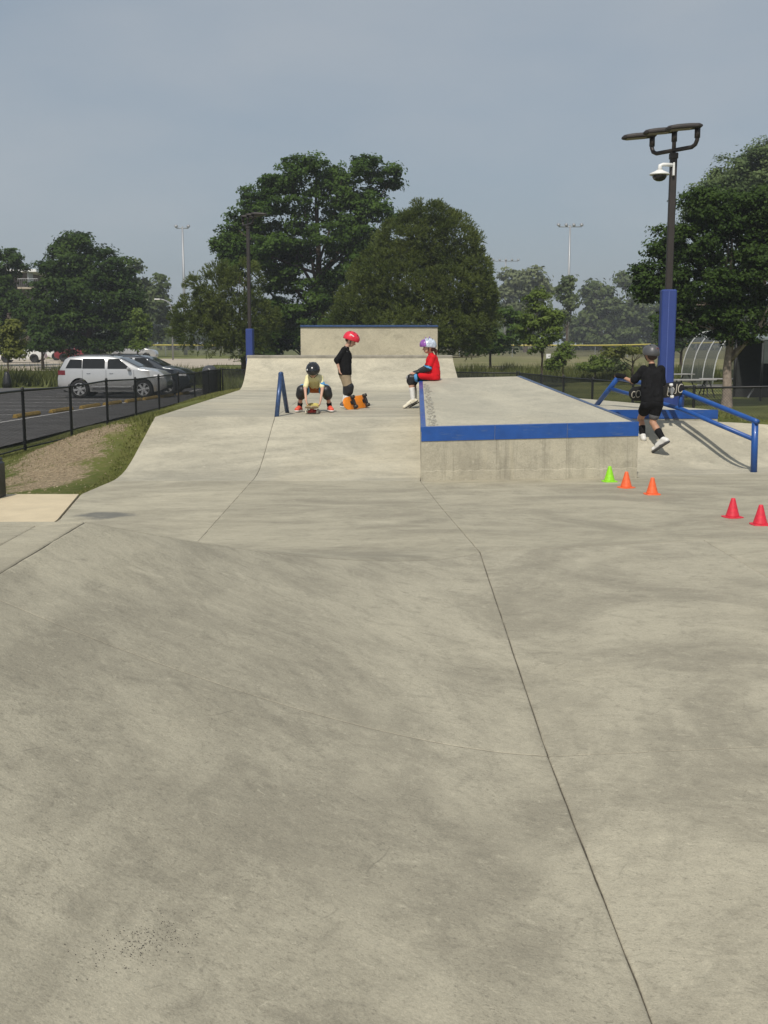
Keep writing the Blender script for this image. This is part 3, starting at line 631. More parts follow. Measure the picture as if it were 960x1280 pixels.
def light_pole(loc, rz, label, base=True, ph=5.05, scale=1.0):
    t = thing('light_pole', loc, label, 'street lamp', 'padded light poles beside the skatepark', rz)
    if base: MB().lathe([(0.34, -0.25), (0.34, 0.30), (0.31, 0.33)], 24).build('pier', M['blue_pad'], t, smooth=False)
    s_ = MB(); s_.bbox((0, 0, 1.15), (0.255, 0.255, 2.0), 0.02); s_.build('pad_sleeve', M['blue_pad'], t)
    MB().box((-0.01, -0.1305, 1.15), (0.010, 0.006, 1.94)).build('seam', mat('pad_seam', (0.09, 0.13, 0.36), 0.5), t)
    s_ = MB(); s_.bbox((0, 0, ph / 2 + 0.1), (0.115, 0.115, ph - 0.2), 0.012); s_.bbox((0, 0, ph - 0.03), (0.14, 0.14, 0.10), 0.01); s_.build('pole', M['bronze'], t)
    MB().tube([(0, 0, ph), (0, 0, ph + 0.42)], 0.035, 10).build('stem', M['bronze'], t, smooth=True)
    ax, ay = 0.31, -0.40
    arm = [(-ax, -ay, ph + 0.28), (-ax, -ay, ph + 0.17), (-ax * .93, -ay * .93, ph + 0.10), (-ax * .78, -ay * .78, ph + 0.065), (ax * .78, ay * .78, ph + 0.065), (ax * .93, ay * .93, ph + 0.10), (ax, ay, ph + 0.17), (ax, ay, ph + 0.28)]
    MB().tube(arm, 0.036, 10).build('arm', M['bronze'], t, smooth=True)
    for k, (x, y) in enumerate(((-ax, -ay), (0, 0), (ax, ay))):
        zz = ph + (0.30 if k != 1 else 0.31)
        MB().tube([(x, y, zz - 0.10), (x, y, zz + 0.06)], 0.048, 10).build('knuckle', M['bronze'], t, smooth=True)
        R_ = Matrix.Rotation(rad(-4), 3, 'Y'); hd = MB(); outl = []
        out = [(0.07, 0.08), (0.0, 0.12), (-0.32, 0.14), (-0.46, 0.12), (-0.53, 0.05)]
        full = out + [(a, -b_) for a, b_ in out[::-1]]
        rows = []
        for (sc, dz) in ((0.90, -0.028), (1.0, -0.012), (1.0, 0.012), (0.86, 0.042), (0.5, 0.056)):
            rows.append([R_ @ Vector(((a + 0.25) * sc - 0.25, b_ * sc, dz)) + Vector((x, y, zz + 0.085)) for a, b_ in full])
        hd.grid(rows, closed=True); n_ = len(full); hd.f.append(tuple(range(n_))); hd.f.append(tuple(range(4 * n_ + n_ - 1, 4 * n_ - 1, -1)))
        ho = hd.build('lamp_head', M['bronze'], t, smooth=False)
        MB().box(R_ @ Vector((-0.28, 0, -0.030)) + Vector((x, y, zz + 0.085)), (0.34, 0.20, 0.006), R_).build('lens', M['bronze_l'], ho)
    return t
light_pole((4.99, 20.0, 0.42), rad(-4), 'tall bronze light pole with blue padded sleeve and three lamp heads at right', ph=4.44)
light_pole((-4.85, 41.0, -0.02), rad(170), 'farther bronze light pole with blue padded sleeve behind the quarter pipe on the left', base=False, ph=5.75)
sc_ = thing('security_camera', (4.95, 19.93, 4.60), 'white dome security camera bracketed to the light pole at right', 'camera')
MB().bbox((0.025, -0.005, 0.0), (0.03, 0.10, 0.22), 0.006).build('mount_plate', M['white'], sc_)
MB().tube([(0.02, -0.01, 0.07), (-0.16, -0.03, 0.075), (-0.205, -0.03, 0.06), (-0.215, -0.03, -0.03)], [0.034, 0.03, 0.036, 0.045], 12).build('bracket', M['white'], sc_, smooth=True)
MB().lathe([(0.05, 0.0), (0.07, -0.015), (0.16, -0.055), (0.172, -0.075), (0.165, -0.085), (0.02, -0.085)], 28, (-0.215, -0.03, -0.015)).build('shade_cap', M['white'], sc_, smooth=True)
MB().lathe([(0.125, 0.0), (0.12, -0.035), (0.095, -0.075), (0.05, -0.10), (0.01, -0.106)], 24, (-0.215, -0.03, -0.1)).build('dome_lens', mat('smoked_dome', (0.01, 0.01, 0.012), 0.08, coat=0.5), sc_, smooth=True)

# traffic cones on the flat
def cone(x, y, m, label, rz):
    t = thing('training_cone', (x, y, h1(x, y)), label, 'cone', 'small training cones on the concrete', rz)
    MB().lathe([(0.068, 0.008), (0.064, 0.02), (0.040, 0.105), (0.021, 0.176), (0.018, 0.185), (0.012, 0.186), (0.010, 0.17)], 24).build('cone_body', m, t, smooth=True)
    b = MB(); n = 24; rows = []
    for (s_, z) in ((1, 0.0), (1.0, 0.006), (0.97, 0.010), (0.7, 0.0125)):
        rows.append([(s_ * 0.088 * math.cos(a) / max(abs(math.cos(a)), abs(math.sin(a))) ** 0.55, s_ * 0.088 * math.sin(a) / max(abs(math.cos(a)), abs(math.sin(a))) ** 0.55, z) for a in (2 * math.pi * k / n for k in range(n))])
    b.grid(rows, closed=True); b.f.append(tuple(range(n - 1, -1, -1))); b.f.append(tuple(range(3 * n, 4 * n))); b.build('base_flange', m, t, smooth=False)
mg = mat('lime_plastic', (0.27, 0.66, 0.015), 0.5, var=0.16, scale=26); mo = mat('orange_plastic', (0.80, 0.13, 0.035), 0.5, var=0.16, scale=26); mr_ = mat('red_plastic', (0.62, 0.022, 0.045), 0.5, var=0.18, scale=26)
cone(2.72, 13.42, mg, 'lime green training cone standing against the box front', 0.2)
cone(2.80, 12.85, mo, 'orange training cone standing next to the green cone', 0.5)
cone(2.965, 12.28, mo, 'orange training cone standing between the other orange cone and the red ones', 0.1)
cone(3.35, 10.64, mr_, 'red training cone with orange cones behind it', 0.3)
cone(3.47, 10.20, mr_, 'red training cone nearest the camera at the right edge', 0.05)

# litter bin
t = thing('litter_bin', (-7.46, 48.3, lotz(-8, 48.3) - 0.02), 'black round litter bin with dome lid behind the fence corner', 'bin')
prof = [(0.30, 0.0), (0.315, 0.05), (0.315, 1.02)]
b = MB(); rows = []
for (r_, z) in ((0.30, 0.0), (0.32, 0.04), (0.325, 0.98), (0.31, 1.0)):
    rows.append([(r_ * (1 - 0.035 * (k % 2)) * math.cos(2 * math.pi * k / 48), r_ * (1 - 0.035 * (k % 2)) * math.sin(2 * math.pi * k / 48), z) for k in range(48)])
b.grid(rows, closed=True); b.f.append(tuple(range(47, -1, -1))); b.f.append(tuple(range(144, 192))); b.build('bin_body', M['black'], t)
MB().lathe([(0.34, 0.985), (0.345, 1.03), (0.34, 1.06)], 32).build('rim_band', M['black'], t, smooth=True)
MB().lathe([(0.33, 1.06), (0.325, 1.12), (0.29, 1.22), (0.20, 1.31), (0.09, 1.35), (0.01, 1.36)], 28).build('dome_lid', mat('grey_bin_lid', (0.05, 0.052, 0.055), 0.3), t, smooth=True)

# dark metal post end at the left edge
t = thing('bench_end', (-4.165, 12.0, 0.0), 'black metal bench end standing on the tan pavement at the left edge', 'bench')
b = MB(); b.bbox((-0.01, 0, 0.19), (0.09, 0.30, 0.40), 0.02); b.build('end_frame', M['black'], t)
b = MB(); b.bbox((-0.75, 0, 0.40), (1.5, 0.38, 0.05), 0.015); b.build('seat', M['black'], t)
b = MB(); b.bbox((-1.45, 0, 0.19), (0.09, 0.30, 0.40), 0.02); b.build('end_frame', M['black'], t)

# yellow wheel stops
ws_ys = [32.5, 35.2, 37.8, 40.1, 42.5, 44.7, 47.0, 49.6]
ORD = ['leftmost', 'second from the left', 'third from the left', 'fourth from the left', 'fifth from the left', 'under the silver car nose', 'next to last', 'farthest']
for k, y in enumerate(ws_ys):
    x = -10.95 + (y - 29.9) * 0.0945; z = lotz(x, y)
    t = thing('wheel_stop', (x, y, z), 'yellow wheel stop on the asphalt, ' + ORD[k] + ' of its row', 'wheel stop', 'yellow wheel stops along the parking bays', rad(-5.0))
    b = MB(); prof = [(-0.085, 0.0), (-0.08, 0.04), (-0.045, 0.105), (0.045, 0.105), (0.08, 0.04), (0.085, 0.0)]
    rows = [[(px_ * s_, yy, pz_ * (s_ if s_ < 1 else 1)) for px_, pz_ in prof] for yy, s_ in ((-0.0, 0.85), (0.04, 1.0), (0.6, 1.0), (1.2, 1.0), (1.76, 1.0), (1.8, 0.85))]
    b.grid(rows); b.f.append(tuple(range(6))); b.f.append(tuple(range(35, 29, -1))); b.build('stop_block', M['yellow_paint'], t)

# ------------------------------------------------------------------ cars
glass = mat('dark_car_glass', (0.012, 0.014, 0.015), 0.08, spec=0.35, var=0.1)
tyre = mat('tyre_rubber', (0.014, 0.014, 0.014), 0.85, var=0.2)
alloy = mat('alloy_rim', (0.62, 0.62, 0.62), 0.35, metal=0.6, var=0.06)
red_l = mat('red_lamp_lens', (0.13, 0.008, 0.012), 0.2, coat=0.4)
clear_l = mat('clear_lamp_lens', (0.75, 0.75, 0.75), 0.15, coat=0.6)
chrome = mat('chrome_trim', (0.75, 0.75, 0.75), 0.2, metal=0.9)
dark_trim = mat('dark_trim', (0.02, 0.02, 0.021), 0.6)
TOPX = [-2.39, -2.34, -2.25, -2.05, -1.9, -1.2, -0.3, 0.15, 0.45, 0.8, 1.22, 1.6, 2.0, 2.22, 2.33, 2.39]
TOPZ = [0.84, 1.10, 1.26, 1.60, 1.69, 1.75, 1.745, 1.71, 1.62, 1.46, 1.255, 1.20, 1.12, 1.02, 0.88, 0.66]
def car(name, loc, rz, label, paint, group=None, detail=True, cat='car'):
    t = thing(name, loc, label, cat, group, rz)
    top = lambda x: float(np.interp(x, TOPX, TOPZ)); wid = lambda x: 0.925 * (1 - 0.22 * abs(x / 2.39) ** 7)
    WX, WR, WZ = (-1.40, 1.39), 0.38, 0.38
    def bot(x):
        z = 0.27 + (0.16 * max(0, (abs(x) - 1.9) / 0.49))
        for w_ in WX:
            d = abs(x - w_)
            if d < 0.445: z = max(z, WZ + math.sqrt(0.445 ** 2 - d * d))
        return z
    belt = lambda x: 1.15 + 0.04 * (-x / 2.39)
    def yside(x, z):
        w_ = wid(x); bz = belt(x)
        if z <= bz: return w_ - 0.02 * max(0, (z - 0.75) / 0.3) - 0.03 * max(0, (0.55 - z) / 0.3)
        return w_ - 0.02 - (z - bz) * 0.30
    xs = sorted(set([round(-2.39 + 4.78 * i / 70, 4) for i in range(71)] + [w_ + s_ * d for w_ in WX for s_ in (-1, 1) for d in (0.4455, 0.4445, 0.43, 0.41, 0.37)]))
    rows = []
    for x in xs:
        zb, zt_, bz = bot(x), top(x), belt(x); bz2 = min(bz, zt_ - 0.04); half = []
        hz = [zb, max(zb + 0.02, min(0.50, bz2)), max(zb + 0.04, min(0.62, bz2)), max(zb + 0.06, min(0.80, bz2)), max(zb + 0.07, bz2)]
        half.append((0.0, zb)); half.append((yside(x, hz[0]) - 0.07, zb))
        for z in hz[1:]: half.append((yside(x, z), z))
        up = zt_ - 0.05
        for f_ in (0.3, 0.65, 1.0):
            z = bz2 + 0.0 + max(0.005, up - bz2) * f_; half.append((yside(x, z), z))
        ye = half[-1][0]
        half += [(ye - 0.05, zt_ - 0.012), (ye * 0.72, zt_ + 0.004), (ye * 0.35, zt_ + 0.016), (0, zt_ + 0.02)]
        full = half + [(-y_, z_) for y_, z_ in half[-2:0:-1]]
        rows.append([(x, y_, z_) for y_, z_ in full])
    b = MB(); b.grid(rows, closed=True); n_ = len(rows[0]); b.f.append(tuple(range(n_))); b.f.append(tuple(range((len(rows) - 1) * n_ + n_ - 1, (len(rows) - 1) * n_ - 1, -1)))
    bo = b.build('body', paint, t, smooth=True)
    es = bo.modifiers.new('edges', 'EDGE_SPLIT'); es.split_angle = rad(38)
    MB().box((0, 0, 0.42), (4.3, 1.40, 0.32)).build('underbody', dark_trim, t)
    for sgn in (1, -1):
        for (x0, x1, x2, x3, z0, z1) in ((-2.00, -1.275, -1.80, -1.275, 1.235, 1.60), (-1.25, -0.27, -1.25, -0.27, 1.225, 1.635), (-0.15, 0.86, -0.15, 0.33, 1.215, 1.625)):
            P = []
            for i in range(5):
                f_ = i / 4; z = z0 + (z1 - z0) * f_; a = x0 + (x2 - x0) * f_; c = x1 + (x3 - x1) * f_
                P.append([(a + (c - a) * j / 6, sgn * (yside(a + (c - a) * j / 6, z) + 0.006), z) for j in range(7)])
            if sgn > 0: P = P[::-1]
            g_ = MB(); g_.grid(P); g_.build('side_window', glass, t, smooth=True)
    for (nm, xa, xb) in (('windshield', 1.18, 0.34), ('rear_window', -2.24, -2.04)):
        P = []
        for i in range(6):
            x = xa + (xb - xa) * i / 5; z = top(x); ye = yside(x, z - 0.05) - 0.10; sx = 0.02 if nm == 'windshield' else -0.02
            P.append([(x + sx * 0.5, ye * (j / 5 - 1), z + 0.018 + 0.012 * (1 - (j / 5 - 1) ** 2)) for j in range(11)])
        g_ = MB(); g_.grid(P if nm == 'windshield' else P[::-1]); g_.build(nm, glass, t, smooth=True)
    for w_ in WX:
        for sgn in (1, -1):
            R_ = Matrix.Rotation(rad(-90 * sgn), 3, 'X'); c = (w_, sgn * 0.82, WZ)
            wh = MB().lathe([(0.22, -0.11), (0.35, -0.11), (0.375, -0.085), (0.38, 0.0), (0.375, 0.075), (0.355, 0.10), (0.255, 0.10), (0.25, 0.06)], 32, c, R_).build('wheel', tyre, t, smooth=True)
            if detail:
                rm = MB(); rm.lathe([(0.255, 0.03), (0.26, 0.098), (0.242, 0.100), (0.235, 0.055), (0.22, 0.03)], 28, c, R_); rm.lathe([(0.055, 0.03), (0.055, 0.088), (0.03, 0.095)], 14, c, R_)
                for k in range(6):
                    a = k * math.pi / 3 + 0.2; d = Vector((math.cos(a), math.sin(a), 0)); p_ = Vector((-d.y, d.x, 0))
                    q8 = [d * 0.04 + p_ * 0.032, d * 0.04 - p_ * 0.032, d * 0.245 - p_ * 0.052, d * 0.245 + p_ * 0.052]
                    vs = [R_ @ (v_ + Vector((0, 0, z))) + Vector(c) for z in (0.05, 0.086) for v_ in q8]
                    rm.add(vs, [(0, 1, 2, 3), (4, 7, 6, 5), (0, 4, 5, 1), (1, 5, 6, 2), (2, 6, 7, 3), (3, 7, 4, 0)])
                rm.build('rim', alloy, wh, smooth=False)
    if detail:
        for sgn in (1, -1):
            tl = MB(); tl.grid([[(x, sgn * (yside(x, z) + 0.008 + (0.02 if x < -2.3 else 0)), z) for x in (-2.36, -2.28, -2.15, -2.02)][::(1 if sgn < 0 else -1)] for z in (0.96, 1.06, 1.15)]); tl.build('tail_light', red_l, t, smooth=True)
            hl = MB(); hl.grid([[(x, sgn * (yside(x, z) + 0.008), z) for x in (1.86, 2.0, 2.15, 2.27)][::(1 if sgn < 0 else -1)] for z in (0.84, 0.91, 0.97)]); hl.build('headlight', clear_l, t, smooth=True)
            mi = MB(); mi.bbox((0.80, sgn * 1.02, 1.22), (0.14, 0.20, 0.15), 0.045); mi.build('mirror', paint, t)
            for x in (-0.98, 0.02): MB().bbox((x, sgn * (yside(x, 1.03) + 0.018), 1.03), (0.17, 0.03, 0.028), 0.01).build('door_handle', chrome, t)
            for x in (-1.25, -0.215, 1.0):
                sm = MB(); sm.grid([[(x + dx_, sgn * (yside(x, z) + 0.0035), z) for dx_ in (-0.006, 0.006)][::(1 if sgn < 0 else -1)] for z in np.linspace(0.42 if x != -1.25 else 0.80, 1.16, 8)]); sm.build('door_seam', dark_trim, t)
            ml = MB(); ml.bbox((0.0, sgn * (yside(0, 0.5) + 0.008), 0.47), (1.75, 0.04, 0.06), 0.012); ml.build('side_moulding', paint, t)
            MB().tube([(-1.75, sgn * 0.62, 1.715), (-1.6, sgn * 0.63, 1.785), (-0.1, sgn * 0.63, 1.785), (0.08, sgn * 0.62, 1.735)], 0.018, 8).build('roof_rail', dark_trim, t, smooth=True)
        MB().bbox((2.34, 0, 0.46), (0.12, 1.3, 0.16), 0.03).build('front_grille', dark_trim, t)
        MB().bbox((-2.37, 0, 0.50), (0.10, 1.45, 0.14), 0.03).build('rear_bumper', dark_trim, t)
    for ch in t.children:                                             # a shorter wheelbase; wheels stay round
        parts = [ch] + list(ch.children); w0 = ch.name.startswith('wheel')
        for q_ in parts:
            co = np.empty(len(q_.data.vertices) * 3, np.float32); q_.data.vertices.foreach_get('co', co); co = co.reshape(-1, 3)
            if w0: co[:, 0] -= 0.055 * (WX[0] if co[:, 0].mean() < 0 else WX[1])
            else: co[:, 0] *= 0.945
            q_.data.vertices.foreach_set('co', co.ravel()); q_.data.update()
    return t
silver = mat('silver_car_paint', (0.52, 0.52, 0.515), 0.25, metal=0.5, var=0.03, coat=0.6)
slate = mat('slate_car_paint', (0.035, 0.042, 0.052), 0.22, metal=0.3, var=0.05, coat=0.7)
car('parked_car', (-11.28, 47.5, lotz(-11.5, 47.5)), rad(0), 'silver sport utility car parked nose in at the yellow wheel stops', silver)
car('parked_car', (-10.85, 50.8, lotz(-11, 50.6)), rad(-3), 'dark slate sport utility car parked behind the silver one', slate)
wp = mat('white_car_paint', (0.72, 0.72, 0.70), 0.3, var=0.03, coat=0.5); rp_ = mat('red_car_paint', (0.20, 0.022, 0.028), 0.4, var=0.05, coat=0.5)
for (x, y, p_, lb, rz_) in ((-34.6, 108, wp, 'white car parked on the far road behind the left saplings', 0.1), (-30.2, 112, rp_, 'red car parked on the far road under the left trees', 0.0),
                           (-32.8, 118, wp, 'white car parked beyond the red car on the far road', 0.2), (-25.5, 116, silver, 'silver car far away under the left maple', 0.0)):
    car('distant_car', (x, y, rz(x, y)), rz_, lb, p_, 'cars parked on the far road', detail=False)

# ------------------------------------------------------------------ vegetation
def leaf_cloud(P, N, size, asp=1.0):
    """diamond leaf faces at P facing N"""
    n = len(P); a = rng.normal(size=(n, 3)); N = N / np.linalg.norm(N, axis=1, keepdims=True)
    t = np.cross(N, a); t /= np.linalg.norm(t, axis=1, keepdims=True); b = np.cross(N, t)
    s_ = size * rng.uniform(0.6, 1.3, (n, 1)); t *= s_ * asp; b *= s_ * 0.62
    bend = N * s_ * 0.18
    V = np.stack([P - t, P - b * 1.0 + bend, P + t, P + b + bend], 1).reshape(-1, 3)
    F = np.arange(4 * n).reshape(n, 4); return V, F
def lobe_points(lobes, y0, n, clump, depth=0.9, hollow=0.55):
    """points in leafy clumps spread through and over ellipsoid lobes; returns points and outward directions"""
    full = []
    for l in lobes:
        full.append((l[0], y0, l[1], l[2] * 0.88, l[3] * 0.88))
        for _ in range(7):
            d = rng.normal(size=3); d /= np.linalg.norm(d); d[1] -= 0.15; f_ = rng.uniform(0.32, 0.55)
            full.append((l[0] + d[0] * l[2] * 0.78, y0 + d[1] * max(l[2], l[3]) * depth * 0.78, l[1] + d[2] * l[3] * 0.78, l[2] * f_, l[3] * f_ * 0.85))
    w_ = np.array([(l[3] * l[4]) ** 0.75 for l in full]); w_ /= w_.sum(); Ps = []; Ns = []
    for l, k in zip(full, (w_ * n).astype(int)):
        c = np.array(l[:3]); r_ = np.array([l[3], max(l[3], l[4]) * depth, l[4]])
        nc = max(4, int(k / 70)); d = rng.normal(size=(nc, 3)); d /= np.linalg.norm(d, axis=1, keepdims=True)
        rr = rng.uniform(hollow, 1.0, (nc, 1)) ** 0.7; cc = c + d * rr * r_
        m_ = k // nc + 1; g_ = np.clip(rng.normal(size=(nc, m_, 3)), -1.7, 1.7) * (clump * rng.uniform(0.5, 1.2, (nc, 1, 1))); g_[..., 2] *= 0.5
        p = (cc[:, None] + g_).reshape(-1, 3); o_ = (p - c) / r_
        Ps.append(p); Ns.append(o_ * 0.6 + rng.normal(size=p.shape) * 0.5 + np.array([0, -0.15, 0.75]))
    return np.concatenate(Ps), np.concatenate(Ns)
def trunk_mesh(parent, x, y, zb, lobes, r, m, ztop=None, nlimb=9, lean=0.0):
    b = MB(); zs = sorted(l[1] for l in lobes); ztop = ztop or zs[-1]
    pts = [(0, 0, -0.25), (0.0, 0.0, 0.05), (lean * .1, 0, 0.5)]; R = [r * 1.5, r * 1.25, r]
    n = 6
    for i in range(1, n + 1):
        f_ = i / n; pts.append((lean * f_ + rnd.uniform(-1, 1) * r * .5, rnd.uniform(-1, 1) * r * .5, 0.5 + (ztop - zb - 0.5) * f_)); R.append(r * (1 - 0.85 * f_))
    b.tube(pts, R, 9)
    for k in range(nlimb):
        l = lobes[k % len(lobes)]; f_ = rnd.uniform(0.18, 0.6); zs_ = 0.5 + (ztop - zb - 0.5) * f_
        e = Vector((l[0] - x + rnd.uniform(-.4, .4) * l[2], rnd.uniform(-.7, .7) * l[2], l[1] - zb + rnd.uniform(-.2, .4) * l[3]))
        if e.z < zs_ - 0.4: zs_ = max(0.4, e.z - 0.6)
        s_ = Vector((lean * f_, 0, zs_)); mdl = s_.lerp(e, 0.5) + Vector((rnd.uniform(-.2, .2), rnd.uniform(-.2, .2), -0.08 * (e - s_).length))
        rr = r * (0.55 - 0.4 * f_); b.tube([s_, mdl, e], [rr, rr * .6, rr * .15], 6)
    return b.build('trunk', m, parent, smooth=True)
def tree(key, name, label, m, n, size, clump, r, cat='tree', group=None, bark=None, ztop=None, nlimb=9, lean=0.0, hollow=0.55, depth=0.9, zb=None):
    D, tx, lobes = LOBES[key]; zb = g1(tx, D) if zb is None else zb
    t = thing(name, (tx, D, zb), label, cat, group)
    trunk_mesh(t, tx, D, zb, lobes, r, bark or M['bark'], ztop, nlimb, lean)
    P, N = lobe_points(lobes, D, n, clump, depth, hollow); V, F = leaf_cloud(P - np.array([tx, D, zb]), N, size)
    fast_mesh('crown', V, F, m, t); return t
def pine(key, name, label, m, n, L, r, lean=0.0, droop=0.0, CL=0.55):
    D, tx, lobes = LOBES[key]; zb = g1(tx, D); t = thing(name, (tx, D, zb), label, 'tree', 'pines standing behind the skatepark')
    trunk_mesh(t, tx, D, zb, lobes, r, M['bark'], None, 16, lean)
    w_ = np.array([l[2] * l[3] for l in lobes]); w_ /= w_.sum(); Vs = []
    for l, k in zip(lobes, (w_ * n).astype(int)):
        c = np.array([l[0] - tx, 0, l[1] - zb]); r_ = np.array([l[2], l[2] * 0.95, l[3]])
        d = rng.normal(size=(k, 3)); d[:, 1] -= 0.3; d /= np.linalg.norm(d, axis=1, keepdims=True)
        cc = c + d * r_ * rng.uniform(0.55, 1.0, (k, 1)) ** 0.5              # branch-end clumps
        od = d * np.array([1, 1, 0.6]) + np.array([0, 0, 0.45 - droop]) + rng.normal(size=(k, 3)) * 0.2; od /= np.linalg.norm(od, axis=1, keepdims=True)
        rc = rng.uniform(0.7, 1.3, (k, 1)) * CL
        for q_ in range(15):                                           # shoots fanning out of each clump
            ax = od * 0.9 + rng.normal(size=(k, 3)) * 0.5 + np.array([0, 0, 0.25]); ax /= np.linalg.norm(ax, axis=1, keepdims=True); tip = cc + ax * rc
            for j in range(11):                                       # needles round each shoot
                s_ = rng.normal(size=(k, 3)); s_ -= ax * (s_ * ax).sum(1, keepdims=True); s_ /= np.linalg.norm(s_, axis=1, keepdims=True)
                o_ = tip - ax * L * rng.uniform(0.0, 1.6, (k, 1)); nd = ax * 0.9 + s_ * 0.65; nd /= np.linalg.norm(nd, axis=1, keepdims=True)
                sd_ = np.cross(nd, rng.normal(size=(k, 3))); sd_ /= np.linalg.norm(sd_, axis=1, keepdims=True)
                ln_ = L * rng.uniform(0.6, 1.0, (k, 1)); Vs.append(np.stack([o_ - sd_ * L * 0.12, o_ + sd_ * L * 0.12, o_ + nd * ln_], 1).reshape(-1, 3))
    V = np.concatenate(Vs); fast_mesh('crown', V, np.arange(len(V)).reshape(-1, 3), m, t); return t
LG = {
 'locust': leafmat('locust_leaves', (0.026, 0.060, 0.010), (0.098, 0.162, 0.028), 0.36),
 'maple': leafmat('maple_leaves', (0.016, 0.038, 0.007), (0.062, 0.104, 0.018), 0.26, 0.6),
 'pine': leafmat('pine_needles', (0.048, 0.076, 0.014), (0.165, 0.198, 0.048), 0.26, 0.6),
 'airy': leafmat('feathery_leaves', (0.065, 0.105, 0.038), (0.155, 0.205, 0.075), 0.34),
 'young': leafmat('young_leaves', (0.070, 0.115, 0.018), (0.165, 0.220, 0.045), 0.35),
 'yellow': leafmat('yellow_green_leaves', (0.090, 0.110, 0.020), (0.19, 0.205, 0.050), 0.3),
 'far': leafmat('far_leaves', (0.045, 0.070, 0.022), (0.115, 0.145, 0.050), 0.2),
 'pale': leafmat('pale_leaves', (0.085, 0.11, 0.045), (0.20, 0.225, 0.11), 0.25),
 'weed': leafmat('tall_weeds', (0.048, 0.062, 0.014), (0.15, 0.165, 0.050), 0.2),
 'turf': leafmat('grass_blades', (0.080, 0.100, 0.025), (0.24, 0.235, 0.085), 0.2),
}
tree('locust', 'locust_tree', 'tallest broad airy green tree behind the quarter pipe', LG['locust'], 100000, 0.105, 0.28, 0.34, nlimb=18, hollow=0.3)
pine('pine_mid', 'pine_tree', 'big rounded olive pine to the right of the tallest tree', LG['pine'], 1750, 0.17, 0.24)
pine('pine_left', 'pine_tree', 'ragged dark pine with open branches behind the left light pole', LG['pine'], 520, 0.17, 0.16, lean=0.2, CL=0.55)
tree('maple_left', 'maple_tree', 'large dark round maple behind the parked cars', LG['maple'], 64000, 0.135, 0.36, 0.34, nlimb=14)
tree('edge_left', 'maple_tree', 'dark maple cut off by the left edge of the view', LG['maple'], 22000, 0.135, 0.36, 0.3)
tree('hazy_left', 'distant_tree', 'hazy tree showing past the right side of the dark left maple', LG['far'], 7000, 0.28, 0.6, 0.3)
tree('maple_right', 'shade_tree', 'big dark shade tree with flared pale trunk behind the right fence', LG['maple'], 110000, 0.064, 0.19, 0.17, bark=M['bark_pale'], nlimb=16, ztop=5.2, hollow=0.4)
tree('tree_right_back', 'locust_tree', 'lighter feathery tree rising behind the big shade tree', LG['airy'], 46000, 0.115, 0.36, 0.3, nlimb=12)
tree('small_dull', 'small_tree', 'small dull green tree at the edge of the outfield beside the pine', LG['locust'], 5000, 0.13, 0.3, 0.09)
tree('young_maple', 'young_tree', 'bright green young tree with slim trunk beyond the right fence', LG['young'], 7000, 0.085, 0.17, 0.06, nlimb=8)
tree('cottonwood', 'distant_tree', 'hazy pale round tree beyond the outfield fence', LG['pale'], 7000, 0.42, 0.8, 0.4)
tree('thin', 'distant_tree', 'thin leaning tree beside the tall floodlight mast', LG['far'], 1800, 0.25, 0.4, 0.15)
tree('wood_a', 'distant_tree', 'hazy far tree with bare pale limbs left of the shade tree', LG['far'], 8000, 0.45, 0.9, 0.45, bark=M['bark_pale'], nlimb=14)
tree('wood_b', 'distant_tree', 'hazy far tree half hidden behind the shade tree', LG['far'], 9000, 0.45, 0.9, 0.45, bark=M['bark_pale'], nlimb=14)
tree('sapling_left', 'young_tree', 'yellow green sapling with a black water bag at its foot', LG['yellow'], 2800, 0.09, 0.18, 0.045, nlimb=6)
tree('columnar', 'young_tree', 'narrow upright green sapling above the silver car', LG['young'], 3200, 0.10, 0.2, 0.06, nlimb=6)
tree('small_left', 'small_tree', 'small tree with bare stem under the dark maple by the far road', LG['maple'], 3000, 0.14, 0.3, 0.12)
tree('understory', 'small_tree', 'dark low tree filling in below the tallest tree', LG['maple'], 16000, 0.15, 0.40, 0.14)
tree('arbor', 'small_tree', 'low flat topped yellow green tree behind the running child', LG['yellow'], 3200, 0.085, 0.10, 0.07, nlimb=8)
tree('shrub_a', 'shrub', 'leafy shrub beside the slim young tree beyond the fence', LG['young'], 2400, 0.08, 0.2, 0.04, cat='shrub')
tree('shrub_b', 'shrub', 'wide green shrub between the young tree and the running child', LG['young'], 2200, 0.08, 0.18, 0.04, cat='shrub')
tree('shrub_c', 'shrub', 'grey green shrub just left of the running child', LG['far'], 1200, 0.08, 0.18, 0.04, cat='shrub')
tree('tree_far_right', 'small_tree', 'dark tree seen past the blue padded sleeve under the shade tree', LG['maple'], 4000, 0.14, 0.3, 0.12)
tree('gap_a', 'small_tree', 'low green tree at the foot of the pine near the outfield', LG['maple'], 2500, 0.15, 0.3, 0.08)
bg = thing('water_bag', (-19.63, 58.7, g1(-19.6, 58.7)), 'black water bag wrapped round the yellow green sapling', 'water bag')
MB().lathe([(0.24, 0.0), (0.22, 0.3), (0.13, 0.75), (0.08, 0.85)], 16).build('bag_body', M['black'], bg, smooth=True)

